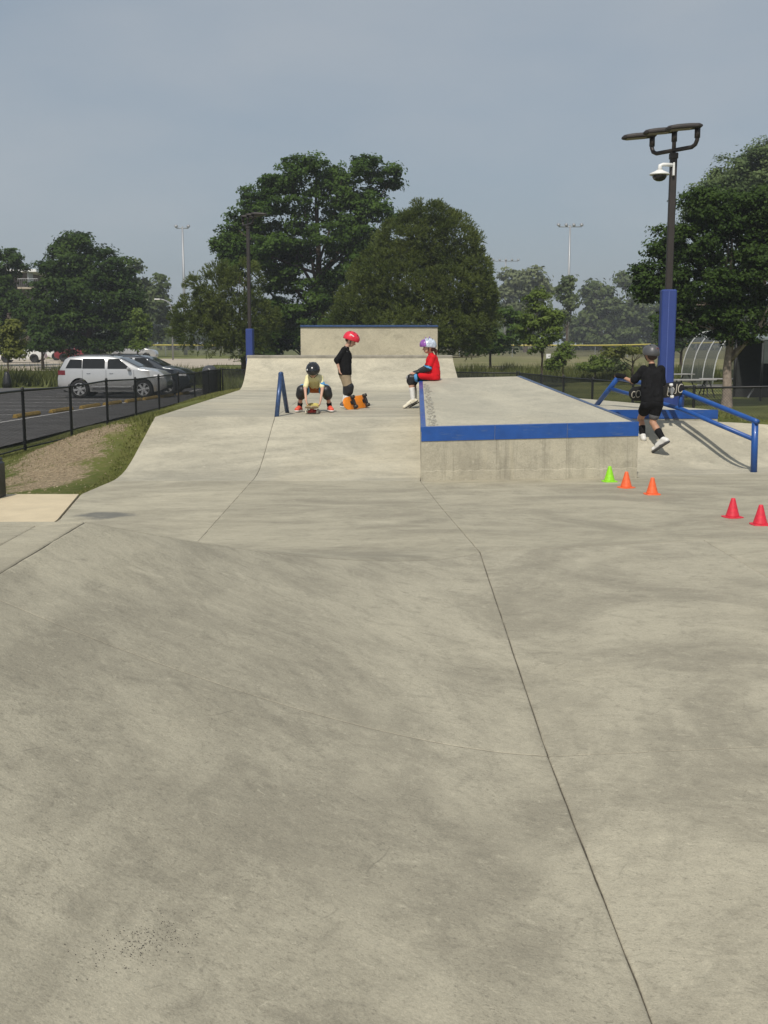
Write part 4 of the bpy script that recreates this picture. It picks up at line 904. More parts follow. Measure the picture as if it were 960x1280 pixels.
# far woods that read as one mass
def woods(name, label, spans, n, size):
    Ps, Ns = [], []
    for (x0, x1, y, zt_) in spans:
        m_ = int(n * (x1 - x0) / sum(s_[1] - s_[0] for s_ in spans)); nc = max(4, m_ // 40)
        cx = rng.uniform(x0, x1, nc); hh = zt_ * (0.72 + 0.28 * np.sin(cx * 0.21 + y) * np.sin(cx * 0.083 + 1))
        cc = np.stack([cx, y + rng.uniform(-5, 5, nc), rng.uniform(0, 1, nc) ** 0.7 * hh], 1)
        p = (cc[:, None] + rng.normal(size=(nc, 40, 3)) * np.array([1.5, 1.5, 0.9])).reshape(-1, 3); Ps.append(p)
        Ns.append(rng.normal(size=p.shape) + np.array([0, -0.7, 0.6]))
    P = np.concatenate(Ps); N = np.concatenate(Ns); V, F = leaf_cloud(P, N, size)
    o = fast_mesh(name, V, F, LG['far'], None); tag(o, label, kind='stuff'); return o
woods('far_woods', 'hazy belt of far woods beyond the ball field', [(-160, -38, 265, 10), (-38, 30, 285, 9), (30, 140, 262, 11.0)], 34000, 0.75)

# tall weeds and meadow strips, short turf beside the skatepark
def blades(name, label, regions, m, zf):
    Vs = []
    for (x0, x1, y0, y1, n, h_, w_) in regions:
        p = np.stack([rng.uniform(x0, x1, n), rng.uniform(y0, y1, n)], 1)
        if zf is not None: k = zf(p); p = p[k]
        n = len(p)
        z = G(p[:, 0], p[:, 1]); b = np.column_stack([p, z - 0.02]); hh = h_ * rng.uniform(0.45, 1.2, (n, 1)) * (0.65 + 0.5 * np.sin(p[:, :1] * 1.3) * np.sin(p[:, 1:] * 0.8) + 0.1)
        a = rng.uniform(0, 2 * np.pi, n); s_ = np.column_stack([np.cos(a), np.sin(a), np.zeros(n)]) * w_
        tip = b + np.column_stack([rng.normal(size=(n, 2)) * 0.35, np.ones(n)]) * hh
        Vs.append(np.stack([b - s_, b + s_, tip], 1).reshape(-1, 3))
    V = np.concatenate(Vs); o = fast_mesh(name, V, np.arange(len(V)).reshape(-1, 3), m); tag(o, label, kind='stuff'); return o
blades('tall_grass', 'tall unmown weeds beyond the parking lot', [(-40, -14, 59.5, 68, 16000, 1.05, 0.05), (-14, -3, 62, 76, 12000, 0.75, 0.045), (-3, 22, 66, 80, 22000, 0.75, 0.045), (-8, -5.0, 50, 60, 2500, 0.7, 0.03)], LG['weed'], None)
def turf_ok(p):
    soil = ((p[:, 0] + 4.45 + 0.05 * (p[:, 1] - 15.5)) / 0.75) ** 2 + ((p[:, 1] - 15.9) / 2.9) ** 2 + rng.normal(size=len(p)) * 0.5
    return (soil > 0.95) | (rng.random(len(p)) < 0.12)
blades('short_grass', 'short patchy turf on the slope beside the skatepark', [(-7.6, -3.4, 12.4, 30, 90000, 0.06, 0.010), (-7.6, -3.4, 30, 48, 20000, 0.06, 0.014), (5.2, 14, 16.5, 26, 26000, 0.055, 0.012), (5, 15, 26, 42, 30000, 0.06, 0.016)], LG['turf'], turf_ok)
# ------------------------------------------------------------------ organic surfaces (people) from blended capsules
def surf(prims, vox, k=0.012, cuts=()):
    """prims: ('c', a, b, ra, rb) tapered capsule | ('e', centre, (rx,ry,rz), rows) oriented ellipsoid. -> V, F by surface nets"""
    lo = np.full(3, 1e9); hi = -lo
    for p in prims:
        if p[0] == 'c':
            a, b = np.array(p[1], float), np.array(p[2], float); r_ = max(p[3], p[4]); lo = np.minimum(lo, np.minimum(a, b) - r_); hi = np.maximum(hi, np.maximum(a, b) + r_)
        else:
            r_ = max(p[2]); lo = np.minimum(lo, np.array(p[1]) - r_); hi = np.maximum(hi, np.array(p[1]) + r_)
    lo -= vox * 3 + k; hi += vox * 3 + k; n = np.ceil((hi - lo) / vox).astype(int) + 1
    D = np.full(n, 0.2, np.float32); ax = [lo[i] + vox * np.arange(n[i]) for i in range(3)]
    for p in prims:
        if p[0] == 'c':
            a, b = np.array(p[1], float), np.array(p[2], float); r_ = max(p[3], p[4]); l_ = np.minimum(a, b) - r_; h_ = np.maximum(a, b) + r_
        else: c = np.array(p[1], float); r_ = max(p[2]); l_ = c - r_; h_ = c + r_
        m_ = k + vox * 2.5; i0 = np.maximum(0, ((l_ - m_ - lo) / vox).astype(int)); i1 = np.minimum(n, ((h_ + m_ - lo) / vox).astype(int) + 2)
        X, Y, Z = np.meshgrid(*(ax[i][i0[i]:i1[i]] for i in range(3)), indexing='ij'); Q = np.stack([X, Y, Z], -1)
        if p[0] == 'c':
            ba = b - a; t = np.clip(((Q - a) @ ba) / max(ba @ ba, 1e-9), 0, 1); d = np.linalg.norm(Q - a - t[..., None] * ba, axis=-1) - (p[3] + (p[4] - p[3]) * t)
        else:
            q_ = (Q - c) @ np.array(p[3], float).T / np.array(p[2]); L_ = np.linalg.norm(q_, axis=-1); g_ = np.linalg.norm(q_ / np.array(p[2]), axis=-1)
            d = L_ * (L_ - 1) / np.maximum(g_, 1e-6)
        s_ = D[i0[0]:i1[0], i0[1]:i1[1], i0[2]:i1[2]]; h = np.clip(0.5 + 0.5 * (s_ - d) / k, 0, 1)
        s_[...] = s_ * (1 - h) + d * h - k * h * (1 - h)
    for (pt, nm) in cuts:
        X, Y, Z = np.meshgrid(*ax, indexing='ij'); nm = np.array(nm, float); nm /= np.linalg.norm(nm)
        D = np.maximum(D, (X - pt[0]) * nm[0] + (Y - pt[1]) * nm[1] + (Z - pt[2]) * nm[2])
    I = D < 0; acc = np.zeros(tuple(n - 1) + (3,)); cnt = np.zeros(tuple(n - 1))
    for axis in range(3):
        for o1 in (0, 1):
            for o2 in (0, 1):
                sl0 = [None] * 3; sl1 = [None] * 3; oth = [i for i in range(3) if i != axis]
                sl0[axis] = slice(0, n[axis] - 1); sl1[axis] = slice(1, n[axis])
                for o_, i in ((o1, oth[0]), (o2, oth[1])): sl0[i] = sl1[i] = slice(o_, n[i] - 1 + o_)
                a = D[tuple(sl0)]; b = D[tuple(sl1)]; m_ = (a < 0) != (b < 0); t = np.where(m_, a / np.where(m_, a - b, 1), 0)
                cnt += m_; acc[..., axis] += np.where(m_, t, 0); acc[..., oth[0]] += m_ * o1; acc[..., oth[1]] += m_ * o2
    act = cnt > 0; idx = np.full(act.shape, -1); idx[act] = np.arange(act.sum())
    base = np.stack(np.nonzero(act), 1); V = lo + vox * (base + acc[act] / cnt[act][:, None]); Fs = []
    for axis in range(3):
        oth = [i for i in range(3) if i != axis]; s0 = [slice(1, n[i] - 1) for i in range(3)]; s1 = list(s0)
        s0[axis] = slice(0, n[axis] - 1); s1[axis] = slice(1, n[axis]); m_ = I[tuple(s0)] != I[tuple(s1)]
        pos = np.stack(np.nonzero(m_), 1); off = np.array([1, 1, 1]); off[axis] = 0; pos = pos + off; ins = I[tuple((pos).T)]
        e1 = np.zeros(3, int); e1[oth[0]] = 1; e2 = np.zeros(3, int); e2[oth[1]] = 1
        q4 = [idx[tuple((pos - d).T)] for d in (e1 + e2, e2, 0 * e1, e1)]; Q = np.stack(q4, 1)
        flip = ins if axis != 1 else ~ins; Q[~flip] = Q[~flip][:, ::-1]; Fs.append(Q)
    return V, np.concatenate(Fs)
def organic(name, prims, m, parent, vox=0.008, k=0.012, cuts=()):
    V, F = surf(prims, vox, k, cuts); F = F[(F >= 0).all(1)]; o = fast_mesh(name, V, F, m, parent, smooth=True); return o
v3 = lambda *a: np.array(a, float)
unit = lambda a: a / np.linalg.norm(a)
def C(a, b, ra, rb=None): return ('c', tuple(a), tuple(b), ra, ra if rb is None else rb)
def lerp(a, b, t): return np.array(a) * (1 - t) + np.array(b) * t

SK = {'fair': mat('fair_skin', (0.56, 0.33, 0.235), 0.55, var=0.06, scale=20), 'tan': mat('tanned_skin', (0.43, 0.235, 0.15), 0.55, var=0.06, scale=20)}
cl_ = lambda n, c, **k_: mat(n, c, 0.88, spec=0.2, var=0.12, scale=16, bump=0.35, bscale=22)
eye_m = mat('dark_eye', (0.02, 0.015, 0.012), 0.2); lip_m = mat('lips', (0.42, 0.16, 0.13), 0.5)
def hand_prims(w, d, nrm, side, s_=1.0, curl=0.5):
    """palm, four bent fingers of different lengths and a thumb leaving the side of the palm"""
    w = np.array(w, float); d = unit(np.array(d, float)); nrm = unit(np.array(nrm, float) - d * np.dot(nrm, d)); sd_ = unit(np.cross(d, nrm)) * side
    P = []; pl = 0.062 * s_
    for j in (-1, -0.33, 0.33, 1): P.append(C(w + sd_ * j * 0.012 * s_, w + d * pl + sd_ * j * 0.021 * s_, 0.013 * s_, 0.0095 * s_))
    for j, L in ((-1, 0.044), (-0.33, 0.054), (0.33, 0.058), (1, 0.050)):
        b0 = w + d * pl + sd_ * j * 0.022 * s_; d1 = unit(d + nrm * curl * 0.7); d2 = unit(d + nrm * curl * 1.9)
        b1 = b0 + d1 * L * 0.5 * s_; b2 = b1 + d2 * L * 0.5 * s_; P += [C(b0, b1, 0.0082 * s_, 0.0075 * s_), C(b1, b2, 0.0075 * s_, 0.006 * s_)]
    t0 = w + d * 0.016 * s_ + sd_ * 0.020 * s_; t1 = t0 + unit(d * 0.75 + sd_ * 0.75 + nrm * 0.2) * 0.032 * s_; t2 = t1 + unit(d + sd_ * 0.25 + nrm * 0.4) * 0.026 * s_
    P += [C(t0, t1, 0.0105 * s_, 0.009 * s_), C(t1, t2, 0.009 * s_, 0.007 * s_)]; return P
def head_axes(Fv, Uv):
    F_ = unit(np.array(Fv, float)); U_ = unit(np.array(Uv, float) - F_ * np.dot(Uv, F_)); S_ = np.cross(F_, U_); return F_, U_, S_
def person(loc, label, J, sk, s_=1.0, face=None):
    """J: joints in metres; one continuous body"""
    t = thing('person', loc, label, 'person'); F_, U_, S_ = head_axes(*J['look']); h = np.array(J['head'], float); P = []
    sh = unit(np.array(J['sL'], float) - np.array(J['sR'], float)); pv, ch, nk = (np.array(J[q_], float) for q_ in ('pelvis', 'chest', 'neck'))
    for o_ in (-0.05, 0.05): P.append(C(pv + sh * o_ * s_, ch + sh * o_ * 1.05 * s_, 0.073 * s_, 0.080 * s_))
    P += [C(pv + sh * 0.045, pv - sh * 0.045, 0.085 * s_), C(ch, nk, 0.06 * s_, 0.040 * s_), C(nk, h - U_ * 0.03 * s_ - F_ * 0.01, 0.036 * s_, 0.038 * s_)]
    for q_ in 'LR':
        s0, e, w_ = (np.array(J[x + q_], float) for x in 'sew'); P += [C(lerp(ch, s0, 0.3), s0, 0.055 * s_, 0.041 * s_), C(s0, e, 0.039 * s_, 0.029 * s_), C(e, w_, 0.029 * s_, 0.019 * s_)]
        hd_, nr_, side = J['h' + q_]; P += hand_prims(w_, hd_, nr_, side, s_, J.get('curl' + q_, 0.55))
        hp, kn, an = (np.array(J[x + q_], float) for x in ('hip', 'knee', 'ank')); to = np.array(J['toe' + q_], float)
        calf = lerp(kn, an, 0.32); P += [C(hp, kn, 0.070 * s_, 0.045 * s_), C(kn, calf, 0.043 * s_, 0.045 * s_), C(calf, an, 0.045 * s_, 0.028 * s_), C(an, to, 0.028 * s_, 0.022 * s_)]
    R3 = np.stack([S_, F_, U_]); a_ = s_ * 1.0
    P += [('e', tuple(h + U_ * 0.018 * a_ - F_ * 0.012 * a_), (0.072 * a_, 0.088 * a_, 0.088 * a_), R3.tolist()), ('e', tuple(h - U_ * 0.048 * a_ + F_ * 0.028 * a_), (0.050 * a_, 0.052 * a_, 0.056 * a_), R3.tolist()),
          C(h + F_ * 0.072 * a_ - U_ * 0.008 * a_, h + F_ * 0.092 * a_ - U_ * 0.032 * a_, 0.008, 0.012)]
    for sg in (-1, 1): P.append(('e', tuple(h + S_ * sg * 0.073 * a_ - U_ * 0.018 * a_ - F_ * 0.01), (0.009, 0.020, 0.028), R3.tolist()))
    organic('body', P, SK[sk], t, 0.0062, 0.012)
    for sg in (-1, 1): MB().lathe([(0.001, -0.008), (0.008, 0.0), (0.001, 0.008)], 10, h + S_ * sg * 0.030 * a_ + F_ * 0.071 * a_ + U_ * 0.002).build('eye', eye_m, t, smooth=True)
    organic('mouth', [C(h + F_ * 0.078 * a_ - U_ * 0.058 * a_ - S_ * 0.014, h + F_ * 0.078 * a_ - U_ * 0.058 * a_ + S_ * 0.014, 0.005)], lip_m, t, 0.003, 0.003)
    return t, (F_, U_, S_, h, R3)
def helmet(t, hx, m, s_=1.0, tilt=0.0):
    F_, U_, S_, h, R3 = hx; c = h + U_ * 0.040 - F_ * 0.006
    o = organic('helmet', [('e', tuple(c), (0.105 * s_, 0.128 * s_, 0.098 * s_), R3.tolist()), ('e', tuple(c - F_ * 0.025 - U_ * 0.035), (0.104 * s_, 0.108 * s_, 0.085 * s_), R3.tolist())], m, t, 0.007, 0.02, [(c - U_ * 0.052, -U_ * 1.0 + F_ * 0.22)])
    vent = MB()
    for a, b in ((0.5, 0.55), (-0.5, 0.55), (0.5, 0.0), (-0.5, 0.0), (0.45, -0.55), (-0.45, -0.55)):
        d = unit(S_ * a + F_ * b + U_ * 0.75); p = c + d * 0.0 + (S_ * np.dot(d, S_) * 0.105 + F_ * np.dot(d, F_) * 0.128 + U_ * np.dot(d, U_) * 0.098) * s_ * 1.0
        vent.bbox(p, (0.018, 0.018, 0.018), 0.006)
    vent.build('vent_hole', M['black'], o)
    ch = h - U_ * 0.098 + F_ * 0.035
    st = MB()
    for sg in (-1, 1): st.tube([c + S_ * sg * 0.093 - U_ * 0.03 + F_ * 0.02, h + S_ * sg * 0.064 - U_ * 0.055 + F_ * 0.02, ch + S_ * sg * 0.015], 0.006, 6)
    st.build('chin_strap', M['black'], o, smooth=True); return o
def shirt(t, J, m, sleeve, hem, s_=1.0, puff=0.020, name='shirt', sr=0.050, extra=()):
    sh = unit(np.array(J['sL'], float) - np.array(J['sR'], float)); pv, ch, nk = (np.array(J[q_], float) for q_ in ('pelvis', 'chest', 'neck')); b = lerp(ch, pv, hem); ax = unit(ch - b)
    P = []
    for o_ in (-0.055, 0.055): P.append(C(b + sh * o_ * s_, ch + sh * o_ * s_, (0.080 + puff) * s_, (0.083 + puff * .6) * s_))
    P.append(C(ch, lerp(ch, nk, 0.9), 0.075 * s_, 0.048 * s_))
    for q_ in 'LR':
        s0, e, w_ = (np.array(J[x + q_], float) for x in 'sew'); P.append(C(lerp(ch, s0, 0.25), lerp(ch, s0, 0.94) - np.array([0, 0, .006]), 0.068 * s_, 0.054 * s_))
        if sleeve <= 1: P.append(C(s0 - np.array([0, 0, .008]), lerp(s0, e, sleeve), 0.048 * s_, sr * s_))
        else: P += [C(s0, e, 0.049 * s_, 0.043 * s_), C(e, lerp(e, w_, sleeve - 1), 0.043 * s_, 0.036 * s_)]
    rnd2 = random.Random(3)
    for k_ in range(9):                                               # soft folds round the waist
        p = lerp(b, ch, rnd2.random()) + sh * rnd2.uniform(-0.10, 0.10); n_ = unit(np.cross(ax, sh)) * rnd2.choice((-1, 1)); p = p + n_ * (0.075 + puff) * s_; P.append(C(p - ax * 0.03 + sh * 0.02, p + ax * 0.05, 0.010, 0.004))
    return organic(name, P + list(extra), m, t, 0.008, 0.018, [(b - ax * 0.03, -ax)])
def shorts(t, J, m, frac, s_=1.0, r_=0.085, name='shorts', fR=None):
    sh = unit(np.array(J['sL'], float) - np.array(J['sR'], float)); pv = np.array(J['pelvis'], float); P = [C(pv - sh * 0.05, pv + sh * 0.05, 0.098 * s_)]
    for q_ in 'LR':
        hp, kn = np.array(J['hip' + q_], float), np.array(J['knee' + q_], float); P.append(C(hp, lerp(hp, kn, frac), r_ * s_, r_ * 0.90 * s_))
    return organic(name, P, m, t, 0.008, 0.015)
def shoe(t, an, to, m, sole_m, s_=1.0, up=(0, 0, 1)):
    an, to = np.array(an, float), np.array(to, float); U_ = unit(np.array(up, float)); d = to - an; d = unit(d - U_ * np.dot(d, U_)); S_ = np.cross(d, U_); heel = an - d * 0.035 - U_ * 0.035; tp = to + d * 0.015 - U_ * 0.0
    fl = min(np.dot(heel, U_), np.dot(tp, U_)) - 0.015; put = lambda p: p - U_ * (np.dot(p, U_) - fl)
    P = [C(an + U_ * 0.005, heel, 0.036 * s_, 0.034 * s_), C(heel, put(tp) + U_ * 0.028, 0.033 * s_, 0.030 * s_), C(an, lerp(an, put(tp) + U_ * 0.03, 0.6), 0.034 * s_, 0.035 * s_), C(put(tp) + U_ * 0.026 - S_ * 0.012, put(tp) + U_ * 0.026 + S_ * 0.012, 0.027 * s_)]
    o = organic('shoe', P, m, t, 0.0065, 0.012, [(put(an) + U_ * 0.010, -U_)])
    Q = [C(put(heel) + U_ * 0.008, put(tp) + U_ * 0.008, 0.038 * s_, 0.040 * s_)]
    organic('sole', Q, sole_m, o, 0.0065, 0.008, [(put(an) + U_ * 0.014, U_), (put(an) - U_ * 0.006, -U_)]); return o
def sock(t, kn, an, f0, m, s_=1.0):
    r_ = 0.045 - max(0, f0 - 0.32) / 0.68 * 0.017 + 0.007
    return organic('sock', [C(lerp(kn, an, f0), an, r_ * s_, 0.036 * s_)], m, t, 0.007, 0.006, [(lerp(kn, an, f0 - 0.02), np.array(kn) - np.array(an))])
def knee_pad(t, hp, kn, an, fwd, m, band=None, cap=None, s_=1.0, nm='knee_pad'):
    hp, kn, an = (np.array(q_, float) for q_ in (hp, kn, an)); f_ = unit(np.array(fwd, float)); u0 = unit(hp - kn); u1 = unit(an - kn)
    o = organic(nm, [C(kn + u0 * 0.05, kn + u1 * 0.075, 0.060 * s_, 0.055 * s_), C(kn + f_ * 0.018 + u0 * 0.02, kn + f_ * 0.018 + u1 * 0.05, 0.060 * s_, 0.054 * s_)], m, t, 0.008, 0.015)
    if band is not None: organic('strap', [C(kn + u0 * 0.066, kn + u0 * 0.095, 0.068 * s_, 0.068 * s_)], band, o, 0.008, 0.004, [(kn + u0 * 0.055, -u0), (kn + u0 * 0.105, u0)])
    if cap is not None: organic('cap', [C(kn + f_ * 0.052 + u1 * 0.0, kn + f_ * 0.048 + u1 * 0.035, 0.030, 0.026)], cap, o, 0.007, 0.008)
    return o
def skateboard(loc, Rm, label, deck_m, under_m, truck_m, wheel_m, L=0.76, W=0.20, ws=1.0):
    t = thing('skateboard', loc, label, 'skateboard'); t.rotation_euler = Rm.to_euler()
    def outline(x):
        e = L / 2 - W / 2
        return W / 2 if abs(x) < e else max(0.004, math.sqrt(max(0, 1 - ((abs(x) - e) / (W / 2)) ** 2)) * W / 2)
    def zz(x): return 0.30 * max(0, abs(x) - 0.235) ** 1.1
    for nm, z0, th, m_ in (('deck', 0.0, 0.010, under_m), ('grip_sheet', 0.0102, 0.0015, deck_m)):
        rows = []
        for x in [math.sin(-math.pi / 2 + math.pi * i / 36) * (L / 2 - 0.0005) for i in range(37)]:
            w_ = outline(x); rows.append([(x, y * w_, zz(x) + z0 + th + 0.012 * y * y) for y in (-1, -.5, 0, .5, 1)] + [(x, y * w_, zz(x) + z0 + 0.012 * y * y) for y in (1, .5, 0, -.5, -1)])
        b = MB(); b.grid(rows, closed=True); n_ = 10; b.f.append(tuple(range(n_))); b.f.append(tuple(range(36 * n_ + 9, 36 * n_ - 1, -1))); b.build(nm, m_, t, smooth=False)
    for sx in (-1, 1):
        x = sx * 0.19; b = MB(); b.bbox((x, 0, -0.006), (0.085, 0.055, 0.010), 0.003); b.add([(x - .02, -.02, -.01), (x + .02, -.02, -.01), (x + .02, .02, -.01), (x - .02, .02, -.01), (x - .012, -.012, -.05), (x + .012, -.012, -.05), (x + .012, .012, -.05), (x - .012, .012, -.05)], [(0, 1, 5, 4), (1, 2, 6, 5), (2, 3, 7, 6), (3, 0, 4, 7), (4, 5, 6, 7)])
        b.tube([(x, -0.095, -0.048), (x, 0.095, -0.048)], 0.011, 8); b.bbox((x, 0, -0.045), (0.035 * ws, 0.11, 0.026 * ws), 0.008); b.build('truck', truck_m, t)
        for sy in (-1, 1):
            R_ = Matrix.Rotation(rad(90), 3, 'X'); MB().lathe([(0.012, -0.017), (0.022 * ws, -0.017 * ws), (0.027 * ws, -0.011 * ws), (0.027 * ws, 0.011 * ws), (0.022 * ws, 0.017 * ws), (0.012, 0.017 * ws)], 18, (x, sy * 0.083, -0.050), R_).build('wheel', wheel_m, t, smooth=True)
    return t
def basis(ex, ez):
    ez = Vector(ez).normalized(); ex = Vector(ex); ex = (ex - ez * ex.dot(ez)).normalized(); ey = ez.cross(ex); return Matrix((ex, ey, ez)).transposed()
white_cloth = cl_('white_knit', (0.74, 0.74, 0.72)); black_cloth = M['black_cloth']; pad_b = mat('black_pad_shell', (0.014, 0.014, 0.015), 0.45, var=0.3, scale=25)
blue_band = cl_('sky_blue_band', (0.10, 0.30, 0.55)); rub_w = mat('white_rubber', (0.72, 0.71, 0.68), 0.6)

# --- child crouching over a board
J = dict(pelvis=(0, .20, .37), chest=(0, -.03, .525), neck=(0, -.10, .575), head=(-.01, -.19, .635), look=((0, -.80, -.60), (0, -.60, .80)),
         sL=(-.100, -.04, .545), sR=(.100, -.04, .545), eL=(-.135, -.17, .37), eR=(.132, -.17, .37), wL=(-.115, -.27, .195), wR=(.108, -.27, .195),
         hL=((.2, -.2, -1), (1, 0, -.1), -1), hR=((-.2, -.2, -1), (-1, 0, -.1), 1), hipL=(-.070, .18, .36), hipR=(.070, .18, .36),
         kneeL=(-.200, -.09, .335), kneeR=(.195, -.09, .335), ankL=(-.235, .02, .075), ankR=(.235, .02, .075), toeL=(-.265, -.11, .035), toeR=(.265, -.11, .035))
t, hx = person((-1.085, 17.58, 0.58), 'child in yellow shirt and black helmet crouching over a skateboard', J, 'fair', 0.86)
o = helmet(t, hx, mat('black_helmet_shell', (0.012, 0.012, 0.013), 0.22, coat=0.5), 1.02)
F_, U_, S_, h, R3 = hx
organic('sticker', [('e', tuple(h + U_ * 0.07 + F_ * 0.055 + S_ * 0.078), (0.016, 0.016, 0.022), R3.tolist())], M['white'], o, 0.005, 0.004)
shirt(t, J, cl_('pale_yellow_cotton', (0.76, 0.70, 0.40)), 0.8, 0.6, 0.80, 0.010)
shorts(t, J, cl_('orange_shorts_cloth', (0.42, 0.13, 0.035)), 0.62, 0.86, 0.072)
coral = mat('coral_shoe', (0.72, 0.10, 0.055), 0.6, var=0.1)
for q_ in 'LR':
    knee_pad(t, J['hip' + q_], J['knee' + q_], J['ank' + q_], (0, -1, .15), pad_b, blue_band, None, 1.42)
    sock(t, J['knee' + q_], J['ank' + q_], 0.74, black_cloth); shoe(t, J['ank' + q_], J['toe' + q_], coral, rub_w)
    e_, w_ = np.array(J['e' + q_]), np.array(J['w' + q_])
MB().lathe([(0.034, 0), (0.036, 0.03), (0.034, 0.06)], 16, (0.135, -0.12, 0.41), Matrix.Rotation(0.5, 3, 'X')).build('elbow_band', blue_band, t, smooth=True)
skateboard((-1.105, 17.30, 0.58 + 0.077), basis((0.02, -1, 0), (0, 0, 1)), 'skateboard with yellow green deck and red trucks held by the crouching child',
           mat('yellow_green_grip', (0.46, 0.40, 0.12), 0.8, var=0.5, scale=7), mat('maple_ply', (0.42, 0.33, 0.22), 0.6), mat('red_truck', (0.45, 0.035, 0.03), 0.35), mat('cream_wheel', (0.66, 0.62, 0.50), 0.5))

# --- child standing in black
J = dict(pelvis=(-.03, 0, .55), chest=(-.03, 0, .88), neck=(.0, 0, 1.00), head=(.075, -.01, 1.115), look=((.86, -.12, -.50), (.50, 0, .86)),
         sL=(-.03, .125, .96), sR=(-.035, -.125, .96), eL=(.0, .17, .76), eR=(-.160, -.155, .79), wL=(.03, .14, .61), wR=(-.125, -.15, .655),
         hL=((.1, 0, -1), (1, -.2, 0), 1), hR=((.22, .0, -1), (1, .2, 0), -1), hipL=(-.03, .07, .54), hipR=(-.03, -.07, .54),
         kneeL=(.02, .075, .33), kneeR=(.03, -.075, .33), ankL=(-.05, .08, .085), ankR=(-.02, -.085, .085), toeL=(.09, .09, .035), toeR=(.12, -.10, .035))
t, hx = person((-0.615, 18.65, 0.58), 'child in black long top and red helmet standing and looking down at an orange board', J, 'fair')
o = helmet(t, hx, mat('red_helmet_shell', (0.72, 0.022, 0.05), 0.25, coat=0.5), 1.06)
F_, U_, S_, h, R3 = hx
MB().bbox(h + U_ * 0.075 + S_ * 0.104 * 1.0 - F_ * 0.01, (0.075, 0.014, 0.016), 0.004, Matrix.Rotation(rad(35), 3, 'Y')).build('stripe', M['white'], o)
organic('hair', [('e', tuple(h - F_ * 0.052 - U_ * 0.01), (0.070, 0.045, 0.055), R3.tolist())], mat('dark_brown_hair', (0.035, 0.020, 0.014), 0.7), t, 0.008, 0.01)
so_ = shirt(t, J, black_cloth, 1.25, 0.92, 1.0, 0.030)
MB().tube([(-.01, -.10, 1.005), (.0, -.135, .965), (.005, -.148, .93)], 0.008, 6).build('shoulder_stripe', white_cloth, so_, smooth=True)
shorts(t, J, cl_('khaki_cloth', (0.33, 0.26, 0.17)), 0.75, 1.0, 0.088)
for q_ in 'LR':
    knee_pad(t, J['hip' + q_], J['knee' + q_], J['ank' + q_], (1, -.1, 0), pad_b, None, None, 1.3)
    sock(t, J['knee' + q_], J['ank' + q_], 0.34, white_cloth); shoe(t, J['ank' + q_], J['toe' + q_], mat('grey_black_shoe', (0.10, 0.10, 0.10), 0.6, var=0.5, scale=30), rub_w)
skateboard((-0.43, 18.45, 0.58 + 0.112), basis((0.51, 0.86, 0.03), (-0.78, 0.46, -0.34)), 'orange skateboard tipped on its edge showing black trucks and wheels',
           black_cloth, mat('orange_deck', (0.80, 0.25, 0.015), 0.45, var=0.15), M['black'], mat('black_wheel', (0.03, 0.026, 0.022), 0.5), 0.74, 0.215, 1.5)

# --- child seated on the box edge
J = dict(pelvis=(0, 0, .095), chest=(-.03, 0, .33), neck=(-.055, 0, .435), head=(-.10, -.02, .545), look=((-.95, -.22, -.14), (-.14, 0, .98)),
         sL=(-.03, -.125, .385), sR=(-.03, .125, .385), eL=(-.10, -.16, .195), eR=(-.12, .15, .20), wL=(-.29, -.10, .125), wR=(-.30, .10, .125),
         hL=((-1, .2, -.1), (0, .1, -1), 1), hR=((-1, -.2, -.1), (0, -.1, -1), -1), hipL=(-.02, -.075, .075), hipR=(-.02, .075, .075),
         kneeL=(-.385, -.085, .035), kneeR=(-.345, .11, .02), ankL=(-.345, -.09, -.325), ankR=(-.31, .10, -.35), toeL=(-.475, -.10, -.425), toeR=(-.44, .11, -.44))
t, hx = person((0.825, 18.62, 1.040), 'child in red shirt and purple and silver helmet sitting on the box edge', J, 'fair')
o = helmet(t, hx, mat('silver_blue_helmet_shell', (0.50, 0.56, 0.66), 0.25, var=0.4, scale=28, coat=0.5), 1.04)
F_, U_, S_, h, R3 = hx; c_ = h + U_ * 0.040
organic('helmet_front', [('e', tuple(c_ + F_ * 0.052), (0.098, 0.086, 0.094), R3.tolist())], mat('purple_helmet_shell', (0.26, 0.085, 0.36), 0.28, var=0.3, scale=25, coat=0.5), o, 0.007, 0.01, [(c_ - U_ * 0.026, -U_), (c_ + F_ * 0.03, -F_)])
for a_ in (0.02, -0.045):
    organic('helmet_crest', [C(c_ + U_ * 0.085 - F_ * a_ * -1.0, c_ + U_ * 0.122 + F_ * a_, 0.018, 0.006)], mat('violet_crest', (0.20, 0.08, 0.34), 0.35), o, 0.006, 0.006)
organic('hair', [('e', tuple(h - F_ * 0.055 - U_ * 0.03), (0.066, 0.042, 0.060), R3.tolist()), C(h - F_ * 0.085 - U_ * 0.035, h - F_ * 0.120 - U_ * 0.085, 0.022, 0.030), C(h - F_ * 0.120 - U_ * 0.085, h - F_ * 0.115 - U_ * 0.165, 0.030, 0.010)], mat('auburn_hair', (0.085, 0.032, 0.018), 0.6), t, 0.007, 0.012)
red_c = cl_('red_cotton', (0.62, 0.012, 0.020)); sb = shirt(t, J, red_c, 0.72, 1.0, 1.0, 0.024)
organic('shirt_hem', [C((0, -.05, .06), (0, .05, .06), 0.105), C((-.04, -.075, .085), (-.21, -.09, .075), 0.085, 0.072)], red_c, t, 0.008, 0.02, [((0, 0, .004), (0, 0, -1))])
shorts(t, J, black_cloth, 0.72, 1.0, 0.070)
shoe_w = mat('cream_shoe', (0.66, 0.62, 0.50), 0.6, var=0.1)
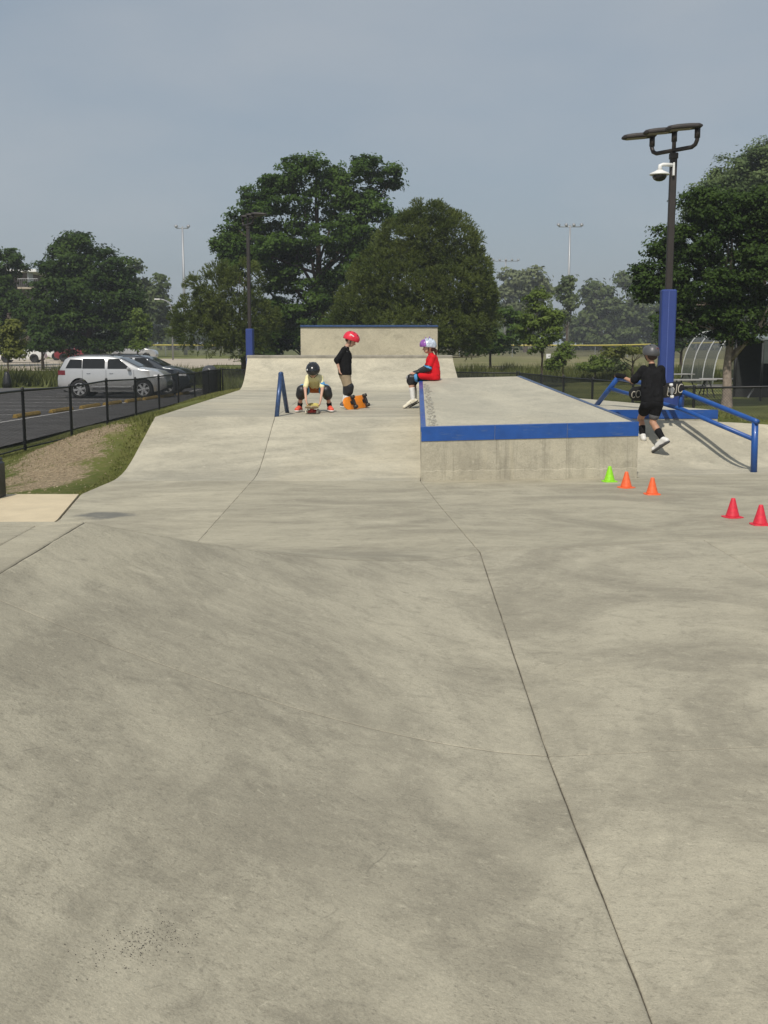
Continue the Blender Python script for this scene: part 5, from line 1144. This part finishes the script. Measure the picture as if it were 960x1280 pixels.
for q_ in 'LR':
    knee_pad(t, J['hip' + q_], J['knee' + q_], J['ank' + q_], (-1, 0, .25), pad_b, blue_band, mat('grey_cap', (0.33, 0.33, 0.33), 0.4) if q_ == 'L' else None, 1.1)
    sock(t, J['knee' + q_], J['ank' + q_], 0.44, white_cloth); up_ = unit(np.array([-.55, 0, .83])); so_ = shoe(t, J['ank' + q_], J['toe' + q_], shoe_w, M['black'], 1.0, (-.50, 0, .87))
    b = MB(); y0 = J['ank' + q_][1]; xo = J['ank' + q_][0] + .345; zo = J['ank' + q_][2] + .325
    for k_ in range(3): b.tube([(-.372 - k_ * .024 + xo, y0 - .040, -.385 - k_ * .012 + zo), (-.395 - k_ * .022 + xo, y0 - .034, -.352 - k_ * .016 + zo)], 0.004, 5)
    b.build('shoe_stripe', M['black'], so_)
    organic('elbow_pad', [C(lerp(J['s' + q_], J['e' + q_], 0.72), J['e' + q_], 0.046, 0.052), C(J['e' + q_], lerp(J['e' + q_], J['w' + q_], 0.62), 0.052, 0.038)], pad_b, t, 0.008, 0.012)
    organic('elbow_band', [C(lerp(J['s' + q_], J['e' + q_], 0.86), lerp(J['s' + q_], J['e' + q_], 1.0), 0.056, 0.056)], blue_band, t, 0.008, 0.004, [(lerp(J['s' + q_], J['e' + q_], 0.86), np.array(J['s' + q_]) - np.array(J['e' + q_])), (lerp(J['s' + q_], J['e' + q_], 1.03), np.array(J['e' + q_]) - np.array(J['s' + q_]))])
    organic('wrist_guard', [C(lerp(J['e' + q_], J['w' + q_], 0.80), np.array(J['w' + q_]) + np.array((-.03, 0, -.004)), 0.030, 0.027)], pad_b, t, 0.007, 0.006)

# --- child running up the right bank
J = dict(pelvis=(.035, .03, .665), chest=(.035, .09, 1.03), neck=(.03, .11, 1.185), head=(.015, .14, 1.315), look=((-.30, .93, -.10), (0, .10, .99)),
         sL=(-.080, .11, 1.12), sR=(.148, .07, 1.12), eL=(-.205, .17, .945), eR=(.180, .12, .90), wL=(-.335, .30, 1.01), wR=(.165, .27, .745),
         hL=((-.6, .7, .18), (-.1, -.1, -1), -1), hR=((-.4, .5, -.6), (-.4, .2, 0), 1), hipL=(-.035, .04, .64), hipR=(.10, .03, .64),
         kneeL=(-.045, .33, .44), kneeR=(.06, .07, .40), ankL=(-.03, .235, .205), ankR=(.150, -.185, .185), toeL=(-.06, .37, .170), toeR=(.065, -.105, .045))
t, hx = person((3.60, 15.2, 0.185), 'child in black shirt and dark grey helmet running up the right bank with a board', J, 'tan', 0.98)
o = helmet(t, hx, mat('grey_helmet_shell', (0.075, 0.075, 0.078), 0.4, var=0.1, coat=0.2), 1.0)
F_, U_, S_, h, R3 = hx
bm = MB(); cc = h + U_ * 0.055 - F_ * 0.130 + S_ * 0.028
bm.tube([cc + (U_ * math.sin(a) + S_ * math.cos(a)) * 0.020 for a in np.linspace(0, 5.4, 12)], 0.004, 5); bm.build('emblem', mat('dull_red_print', (0.20, 0.06, 0.06), 0.5), o)
organic('hair', [('e', tuple(h - F_ * 0.05 - U_ * 0.035), (0.072, 0.045, 0.050), R3.tolist())], mat('brown_hair', (0.05, 0.028, 0.018), 0.7), t, 0.008, 0.01)
shirt(t, J, black_cloth, 0.84, 0.92, 0.95, 0.024, sr=0.062, extra=[C(np.array(J['s' + q_]) + v3(0, 0, -.004), lerp(J['s' + q_], J['e' + q_], .2), 0.054, 0.053) for q_ in 'LR'])
shorts(t, J, black_cloth, 0.46, 0.94, 0.092)
organic('short_liner', [C(lerp(J['hipR'], J['kneeR'], .3), lerp(J['hipR'], J['kneeR'], .62), 0.078, 0.072)], cl_('grey_liner', (0.13, 0.13, 0.135)), t, 0.008, 0.006)
wsh = mat('white_leather_shoe', (0.70, 0.69, 0.66), 0.5, var=0.05)
sock(t, J['kneeL'], J['ankL'], 0.48, black_cloth, 1.06); sock(t, J['kneeR'], J['ankR'], 0.50, black_cloth, 1.06)
shoe(t, J['ankL'], J['toeL'], wsh, rub_w, 1.05, (0, -.25, .97))
so_ = shoe(t, J['ankR'], J['toeR'], wsh, mat('grey_sole', (0.08, 0.08, 0.085), 0.7), 1.05, (-.35, .42, .84))
organic('shoe_stripe', [C((.145, -.225, .13), (.105, -.185, .105), 0.008, 0.006), C((.105, -.185, .105), (.085, -.165, .125), 0.006, 0.003)], M['black'], so_, 0.004, 0.004)
organic('glove', [C(np.array(J['wL']) - v3(-.03, .03, 0), np.array(J['wL']) + v3(-.045, .05, .014), 0.034, 0.036)], M['black_cloth'], t, 0.007, 0.008)
bd = skateboard((3.775, 15.56, 0.985), basis((0.98, -0.10, 0.13), (0.10, 0.98, 0.16)), 'black skateboard with white lettering carried by the running child', black_cloth, mat('black_deck_print', (0.012, 0.012, 0.013), 0.4), M['galv'], mat('white_wheel', (0.78, 0.77, 0.74), 0.45), 0.76, 0.205)
lt = MB(); A_ = lambda cx, cy, r1, r2, a0, a1, n=12: [(cx + r1 * math.cos(a), cy + r2 * math.sin(a), 0) for a in np.linspace(a0, a1, n)]
strokes = [A_(0.325, 0.0, 0.035, 0.062, 0.9, 5.6), [(0.268, 0.075, 0), (0.262, -0.05, 0), (0.245, -0.062, 0)], A_(0.205, -0.01, 0.030, 0.045, 0.2, 5.4) + [(0.20, -0.005, 0)], [(0.15, 0.05, 0), (0.145, -0.07, 0), (0.165, -0.085, 0)],
           A_(-0.255, 0.0, 0.030, 0.050, 0.8, 5.5), A_(-0.315, -0.005, 0.026, 0.045, 0.8, 5.5), [(-0.20, 0.07, 0), (-0.205, -0.06, 0)], A_(-0.165, -0.01, 0.024, 0.04, 0, 6.2)]
for s_ in strokes:
    pts = []
    for (x, y, _) in s_:
        x = x + y * 0.15; pts.append((x, -y * 0.95, 0.30 * max(0, abs(x) - 0.235) ** 1.1 + 0.012 * (y / 0.1) ** 2 - 0.0015))
    lt.tube(pts, 0.0068, 5)
lt.build('lettering', mat('cream_print', (0.52, 0.48, 0.40), 0.5), bd)

# ------------------------------------------------------------------ ball field and park structures
def outfield():
    P = [(-60, 172), (-26, 158), (-8, 152), (10, 150), (24, 150), (33, 134), (41, 120), (60, 108), (80, 104)]
    o0 = Vector((P[0][0], P[0][1], zfar(0, 150))); f = thing('outfield_fence', o0, 'low ball field fence with a yellow top cap beyond the meadow', 'fence')
    pts = []
    for a, b in zip(P, P[1:]):
        n = max(1, int(math.hypot(b[0] - a[0], b[1] - a[1]) / 5))
        pts += [(a[0] + (b[0] - a[0]) * i / n, a[1] + (b[1] - a[1]) * i / n) for i in range(n)]
    pts.append(P[-1]); h_ = lambda p: 1.48 + 0.5 * sstep(26, 42, p[0])
    W = [Vector((x, y, float(zfar(x, y)))) - o0 for x, y in pts]
    MB().tube([w_ + Vector((0, 0, h_(p))) for w_, p in zip(W, pts)], 0.09, 8).build('yellow_cap', mat('yellow_cap_plastic', (0.55, 0.46, 0.09), 0.5), f, smooth=True)
    for w_, p in zip(W, pts): MB().tube([w_ - Vector((0, 0, .2)), w_ + Vector((0, 0, h_(p)))], 0.045, 6).build('post', M['galv'], f)
    for (wa, pa), (wb_, pb) in zip(zip(W, pts), zip(W[1:], pts[1:])): link_panel(wa + Vector((0, 0.0, 0)), wb_, 0.05, h_(pa) - 0.05, 0.16, 0.012, f)
outfield()
def mast(x, y, h_, label, wide, n_):
    z = float(zfar(x, y)); t = thing('floodlight_mast', (x, y, z), label, 'floodlight', 'floodlight masts round the ball fields')
    MB().tube([(0, 0, -0.3), (0, 0, h_ * .5), (0, 0, h_)], [0.28, 0.2, 0.12], 12).build('mast', M['galv'], t, smooth=True)
    MB().tube([(-wide / 2, 0, h_ - 0.25), (wide / 2, 0, h_ - 0.25)], 0.07, 8).build('crossarm', M['galv'], t, smooth=True)
    for k in range(n_):
        xx = -wide / 2 + wide * k / (n_ - 1); b = MB(); R_ = Matrix.Rotation(rad(25), 3, 'X') @ Matrix.Rotation(rad(-15 + 30 * k / (n_ - 1)), 3, 'Z')
        b.lathe([(0.08, 0.16), (0.16, 0.10), (0.27, 0.0), (0.28, -0.05), (0.20, -0.05)], 12, (xx, -0.1, h_ + 0.05), Matrix.Rotation(rad(60), 3, 'X') @ Matrix.Rotation(0.2, 3, 'Z')); b.build('floodlight', M['galv'], t, smooth=True)
mast(27.5, 170, 19.0, 'tallest hazy floodlight mast right of centre above the young tree', 3.4, 4)
mast(26.6, 250, 19.6, 'shorter farther floodlight mast left of the tallest one', 5.4, 5)
mast(-29.8, 170, 18.8, 'floodlight mast with twin heads standing on the left', 1.8, 2)

z0 = float(zfar(18, 63)); t = thing('batting_cage', (18.95, 63, z0), 'arched netted batting cage with white hoops behind the shade tree', 'batting cage')
hoop = lambda a: (-1.45 * math.cos(a) * (1 if a < math.pi / 2 else 1), 2.95 * math.sin(a) ** 0.9 if math.sin(a) > 0 else 0)
for y in (-3.0, -1.0, 1.2, 3.4):
    MB().tube([(hoop(a)[0], y, hoop(a)[1]) for a in np.linspace(0.0, math.pi, 17)], 0.030, 8).build('hoop', mat('grey_white_pipe', (0.48, 0.49, 0.49), 0.5), t, smooth=True)
nt = MB(); nt.grid([[(hoop(a)[0] * .985, -3.0 + 6.4 * j / 20, hoop(a)[1] * .985) for j in range(21)] for a in np.linspace(0.01, math.pi - .01, 25)])
nm_, nn, nl, nb = nmat('grey_netting'); nb.inputs['Base Color'].default_value = (0.12, 0.13, 0.13, 1); nb.inputs['Roughness'].default_value = 0.9
tr_ = nn.new('ShaderNodeBsdfTransparent'); mx_ = nn.new('ShaderNodeMixShader'); mx_.inputs[0].default_value = 0.62   # open weave, too fine to model
nl.new(tr_.outputs[0], mx_.inputs[1]); nl.new(nb.outputs[0], mx_.inputs[2]); nl.new(mx_.outputs[0], nn['Material Output'].inputs[0])
nt.build('netting', nm_, t, smooth=True)
MB().tube([(-0.15, -3.3, -.2), (-0.15, -3.3, 2.45)], 0.06, 8).build('corner_post', M['black_fence'], t, smooth=True)
sg = thing('rules_sign', (18.93, 59.62, z0 + 1.62), 'small white notice fixed to the black post of the batting cage', 'sign')
MB().bbox((0.06, 0, 0), (0.20, 0.03, 0.58), 0.006).build('panel', M['white'], sg); MB().box((0.06, -0.018, 0.14), (0.10, 0.004, 0.06)).build('printed_block', M['black'], sg); MB().box((0.06, -0.018, -0.06), (0.12, 0.004, 0.16)).build('printed_text_block', M['galv'], sg)

z0 = float(zfar(17, 47)); t = thing('dugout_shelter', (17.65, 47, z0), 'dark open shelter with grey green roof and shade cloth at the right edge', 'shelter')
gn = mat('grey_green_fabric', (0.055, 0.068, 0.062), 0.8, var=0.15, scale=3, bump=0.2)
b = MB(); b.add([(-2.6, -1.8, 2.42), (2.6, -1.8, 2.70), (2.6, 1.8, 3.15), (-2.6, 1.8, 2.8), (-2.6, -1.8, 2.47), (2.6, -1.8, 2.75), (2.6, 1.8, 3.2), (-2.6, 1.8, 2.85)], [(3, 2, 1, 0), (4, 5, 6, 7), (0, 1, 5, 4), (1, 2, 6, 5), (2, 3, 7, 6), (3, 0, 4, 7)]); b.build('roof', mat('pale_green_roof', (0.16, 0.19, 0.18), 0.6), t)
P = [[(-2.55 + 5.1 * i / 30, -1.80 + 0.03 * math.sin(i * 1.9), z + 0.2 * (i / 30) * (1 if z > 2 else .6)) for i in range(31)] for z in (1.50, 1.8, 2.1, 2.40)]
b = MB(); b.grid(P); b.build('shade_cloth', gn, t, smooth=True)
b = MB(); b.box((0, 1.75, 1.2), (5.1, 0.06, 2.6)); b.build('back_wall', mat('dark_wall', (0.018, 0.02, 0.02), 0.8), t)
for x in (-2.5, 0, 2.5):
    for y in (-1.75, 1.65): MB().tube([(x, y, -.2), (x, y, 2.5)], 0.05, 8).build('post', M['black_fence'], t, smooth=True)
b = MB(); b.bbox((0, 0.9, 0.45), (4.6, 0.4, 0.06), .01); b.build('bench_plank', M['galv'], t)
for x in (-1.9, -0.2, 1.6): MB().tube([(x - .25, .9, 0), (x, .9, .45)], 0.035, 6).build('bench_leg', M['galv'], t)

def picnic(x, y, rz_, label):
    t = thing('picnic_table', (x, y, g1(x, y)), label, 'picnic table', 'picnic tables under the trees', rz_); tp = mat('grey_table_board', (0.30, 0.29, 0.275), 0.7, var=0.15)
    for k in range(4): MB().bbox((0, -0.285 + 0.19 * k, 0.75), (1.85, 0.17, 0.045), 0.008).build('table_board', tp, t)
    for s_ in (-1, 1):
        for k in (0, 1): MB().bbox((0, s_ * (0.62 + 0.16 * k), 0.45), (1.85, 0.14, 0.04), 0.008).build('seat_board', tp, t)
        b = MB(); b.tube([(s_ * .65, -.75, 0), (s_ * .65, -.2, .72)], .03, 6); b.tube([(s_ * .65, .75, 0), (s_ * .65, .2, .72)], .03, 6); b.tube([(s_ * .65, -.78, .42), (s_ * .65, .78, .42)], .03, 6); b.build('leg_frame', M['black_fence'], t)
picnic(13.3, 48.5, 0.2, 'grey picnic table nearest the blue padded sleeve'); picnic(15.1, 50.5, -0.15, 'grey picnic table just left of the shade tree trunk'); picnic(14.6, 56.5, 0.4, 'grey picnic table farthest back beside the batting cage')

t = thing('field_sign', (10.9, 75, g1(10.9, 75)), 'small white sign on a post beside the slim young tree', 'sign')
MB().tube([(0, 0, -.2), (0, 0, 1.5)], 0.03, 6).build('post', M['galv'], t); MB().bbox((0, -0.04, 1.28), (0.30, 0.03, 0.42), 0.006).build('panel', M['white'], t)

zb = float(zfar(0, 150)); t = thing('apartment_building', (-50, 152, zb), 'brick apartment block with white flat roof edge and balcony above the left trees', 'building')
brick = mat('brown_brick', (0.12, 0.085, 0.072), 0.9, var=0.2, scale=2); 
MB().box((-4.5, 4, 5.4), (15, 12, 11.0)).build('wall', brick, t); MB().box((-3.6, 2.9, 11.05), (17.5, 15, 0.35)).build('roof_slab', M['white'], t); MB().box((3.9, -3.2, 8.85), (2.7, 2.2, 0.22)).build('balcony_slab', M['road'], t)
rl = MB(); rl.tube([(2.6, -4.25, 10.0), (5.2, -4.25, 10.0)], .03, 6); [rl.tube([(2.6 + .26 * k, -4.25, 8.95), (2.6 + .26 * k, -4.25, 10.0)], .018, 5) for k in range(11)]; rl.build('balcony_railing', M['galv'], t)
MB().box((3.9, -3.1, 10.3), (0.12, 2.0, 1.4)).build('balcony_screen', M['galv'], t)
for k in range(3):
    wi = MB().box((-8 + 4 * k, -2.02, 9.6), (1.5, 0.10, 1.5)).build('window', glass, t); MB().box((-8 + 4 * k, -2.04, 8.78), (1.7, 0.18, 0.12)).build('sill', M['white'], wi)
zb = float(zfar(0, 120)); t = thing('road_lamp', (-22.4, 120, zb), 'curved arm road lamp in the gap right of the left maple', 'street lamp')
MB().tube([(0, 0, -.2), (0, 0, 5.4), (-0.25, 0, 6.1), (-0.9, 0, 6.35), (-1.3, 0, 6.4)], [0.09, 0.07, 0.06, 0.05, 0.04], 8).build('post', M['galv'], t, smooth=True); MB().bbox((-1.5, 0, 6.38), (0.6, 0.22, 0.12), 0.04).build('lamp_head', M['white'], t)

# crumbs of dry soil and straw on the bare strip
cl2 = MB()
for k in range(2600):
    y = 15.9 + rnd.gauss(0, 1.15); x = -4.45 - 0.05 * (y - 15.5) + rnd.gauss(0, 0.33)
    if x > -3.42: continue
    r_ = rnd.uniform(0.004, 0.015); z = g1(x, y) if k % 6 == 0 else z; z = g1(x, y); a_ = rnd.uniform(0, 6.28); c_, s2 = math.cos(a_), math.sin(a_); e_ = rnd.choice((1, 1, 1, 3.2))
    cl2.add([(x + c_ * r_ * e_, y + s2 * r_ * e_, z), (x - s2 * r_ * .8, y + c_ * r_ * .8, z), (x - c_ * r_ * e_, y - s2 * r_ * e_, z), (x + s2 * r_ * .7, y - c_ * r_ * .7, z), (x, y, z + r_ * (0.9 if e_ == 1 else 0.5))], [(0, 1, 4), (1, 2, 4), (2, 3, 4), (3, 0, 4)])
o = cl2.build('soil_crumbs', leafmat('dry_soil_crumbs', (0.12, 0.085, 0.05), (0.46, 0.37, 0.25), 0.0, 0.95)); tag(o, 'crumbs of dry soil and straw on the bare slope', kind='stuff')
# gritty debris on the near bank
gm = MB()
for k in range(620):
    a_, b_ = rnd.gauss(0.02, 0.085), rnd.gauss(0, 0.034) * rnd.uniform(.6, 1.4); x = -0.565 + a_ * 0.47 + b_ * 0.88; y = 2.36 + a_ * 0.88 - b_ * 0.47
    r_ = 0.0006 + 0.0017 * rnd.random() ** 2; z = h1(x, y); gm.add([(x - r_, y - r_ * .7, z), (x + r_, y - r_ * .4, z), (x, y + r_, z), (x, y, z + r_ * 1.2)], [(0, 1, 3), (1, 2, 3), (2, 0, 3)])
o = gm.build('dark_grit', mat('dark_grit_grains', (0.035, 0.033, 0.03), 0.8)); tag(o, 'scatter of dark grit on the near bank', kind='stuff')

# ------------------------------------------------------------------ morning haze
hm = bpy.data.materials.new('morning_haze'); hm.use_nodes = True; hn, hl_ = hm.node_tree.nodes, hm.node_tree.links; hn.clear()
ho = hn.new('ShaderNodeOutputMaterial'); hv = hn.new('ShaderNodeVolumePrincipled'); hv.inputs['Density'].default_value = 0.0006
hv.inputs['Color'].default_value = (0.86, 0.91, 0.97, 1); hv.inputs['Anisotropy'].default_value = 0.0; hl_.new(hv.outputs[0], ho.inputs['Volume'])
hb = MB(); hb.box((0, 292, 10.2), (830, 740, 25.6)); o = hb.build('haze', hm); tag(o, 'thin morning haze filling the air', kind='stuff')
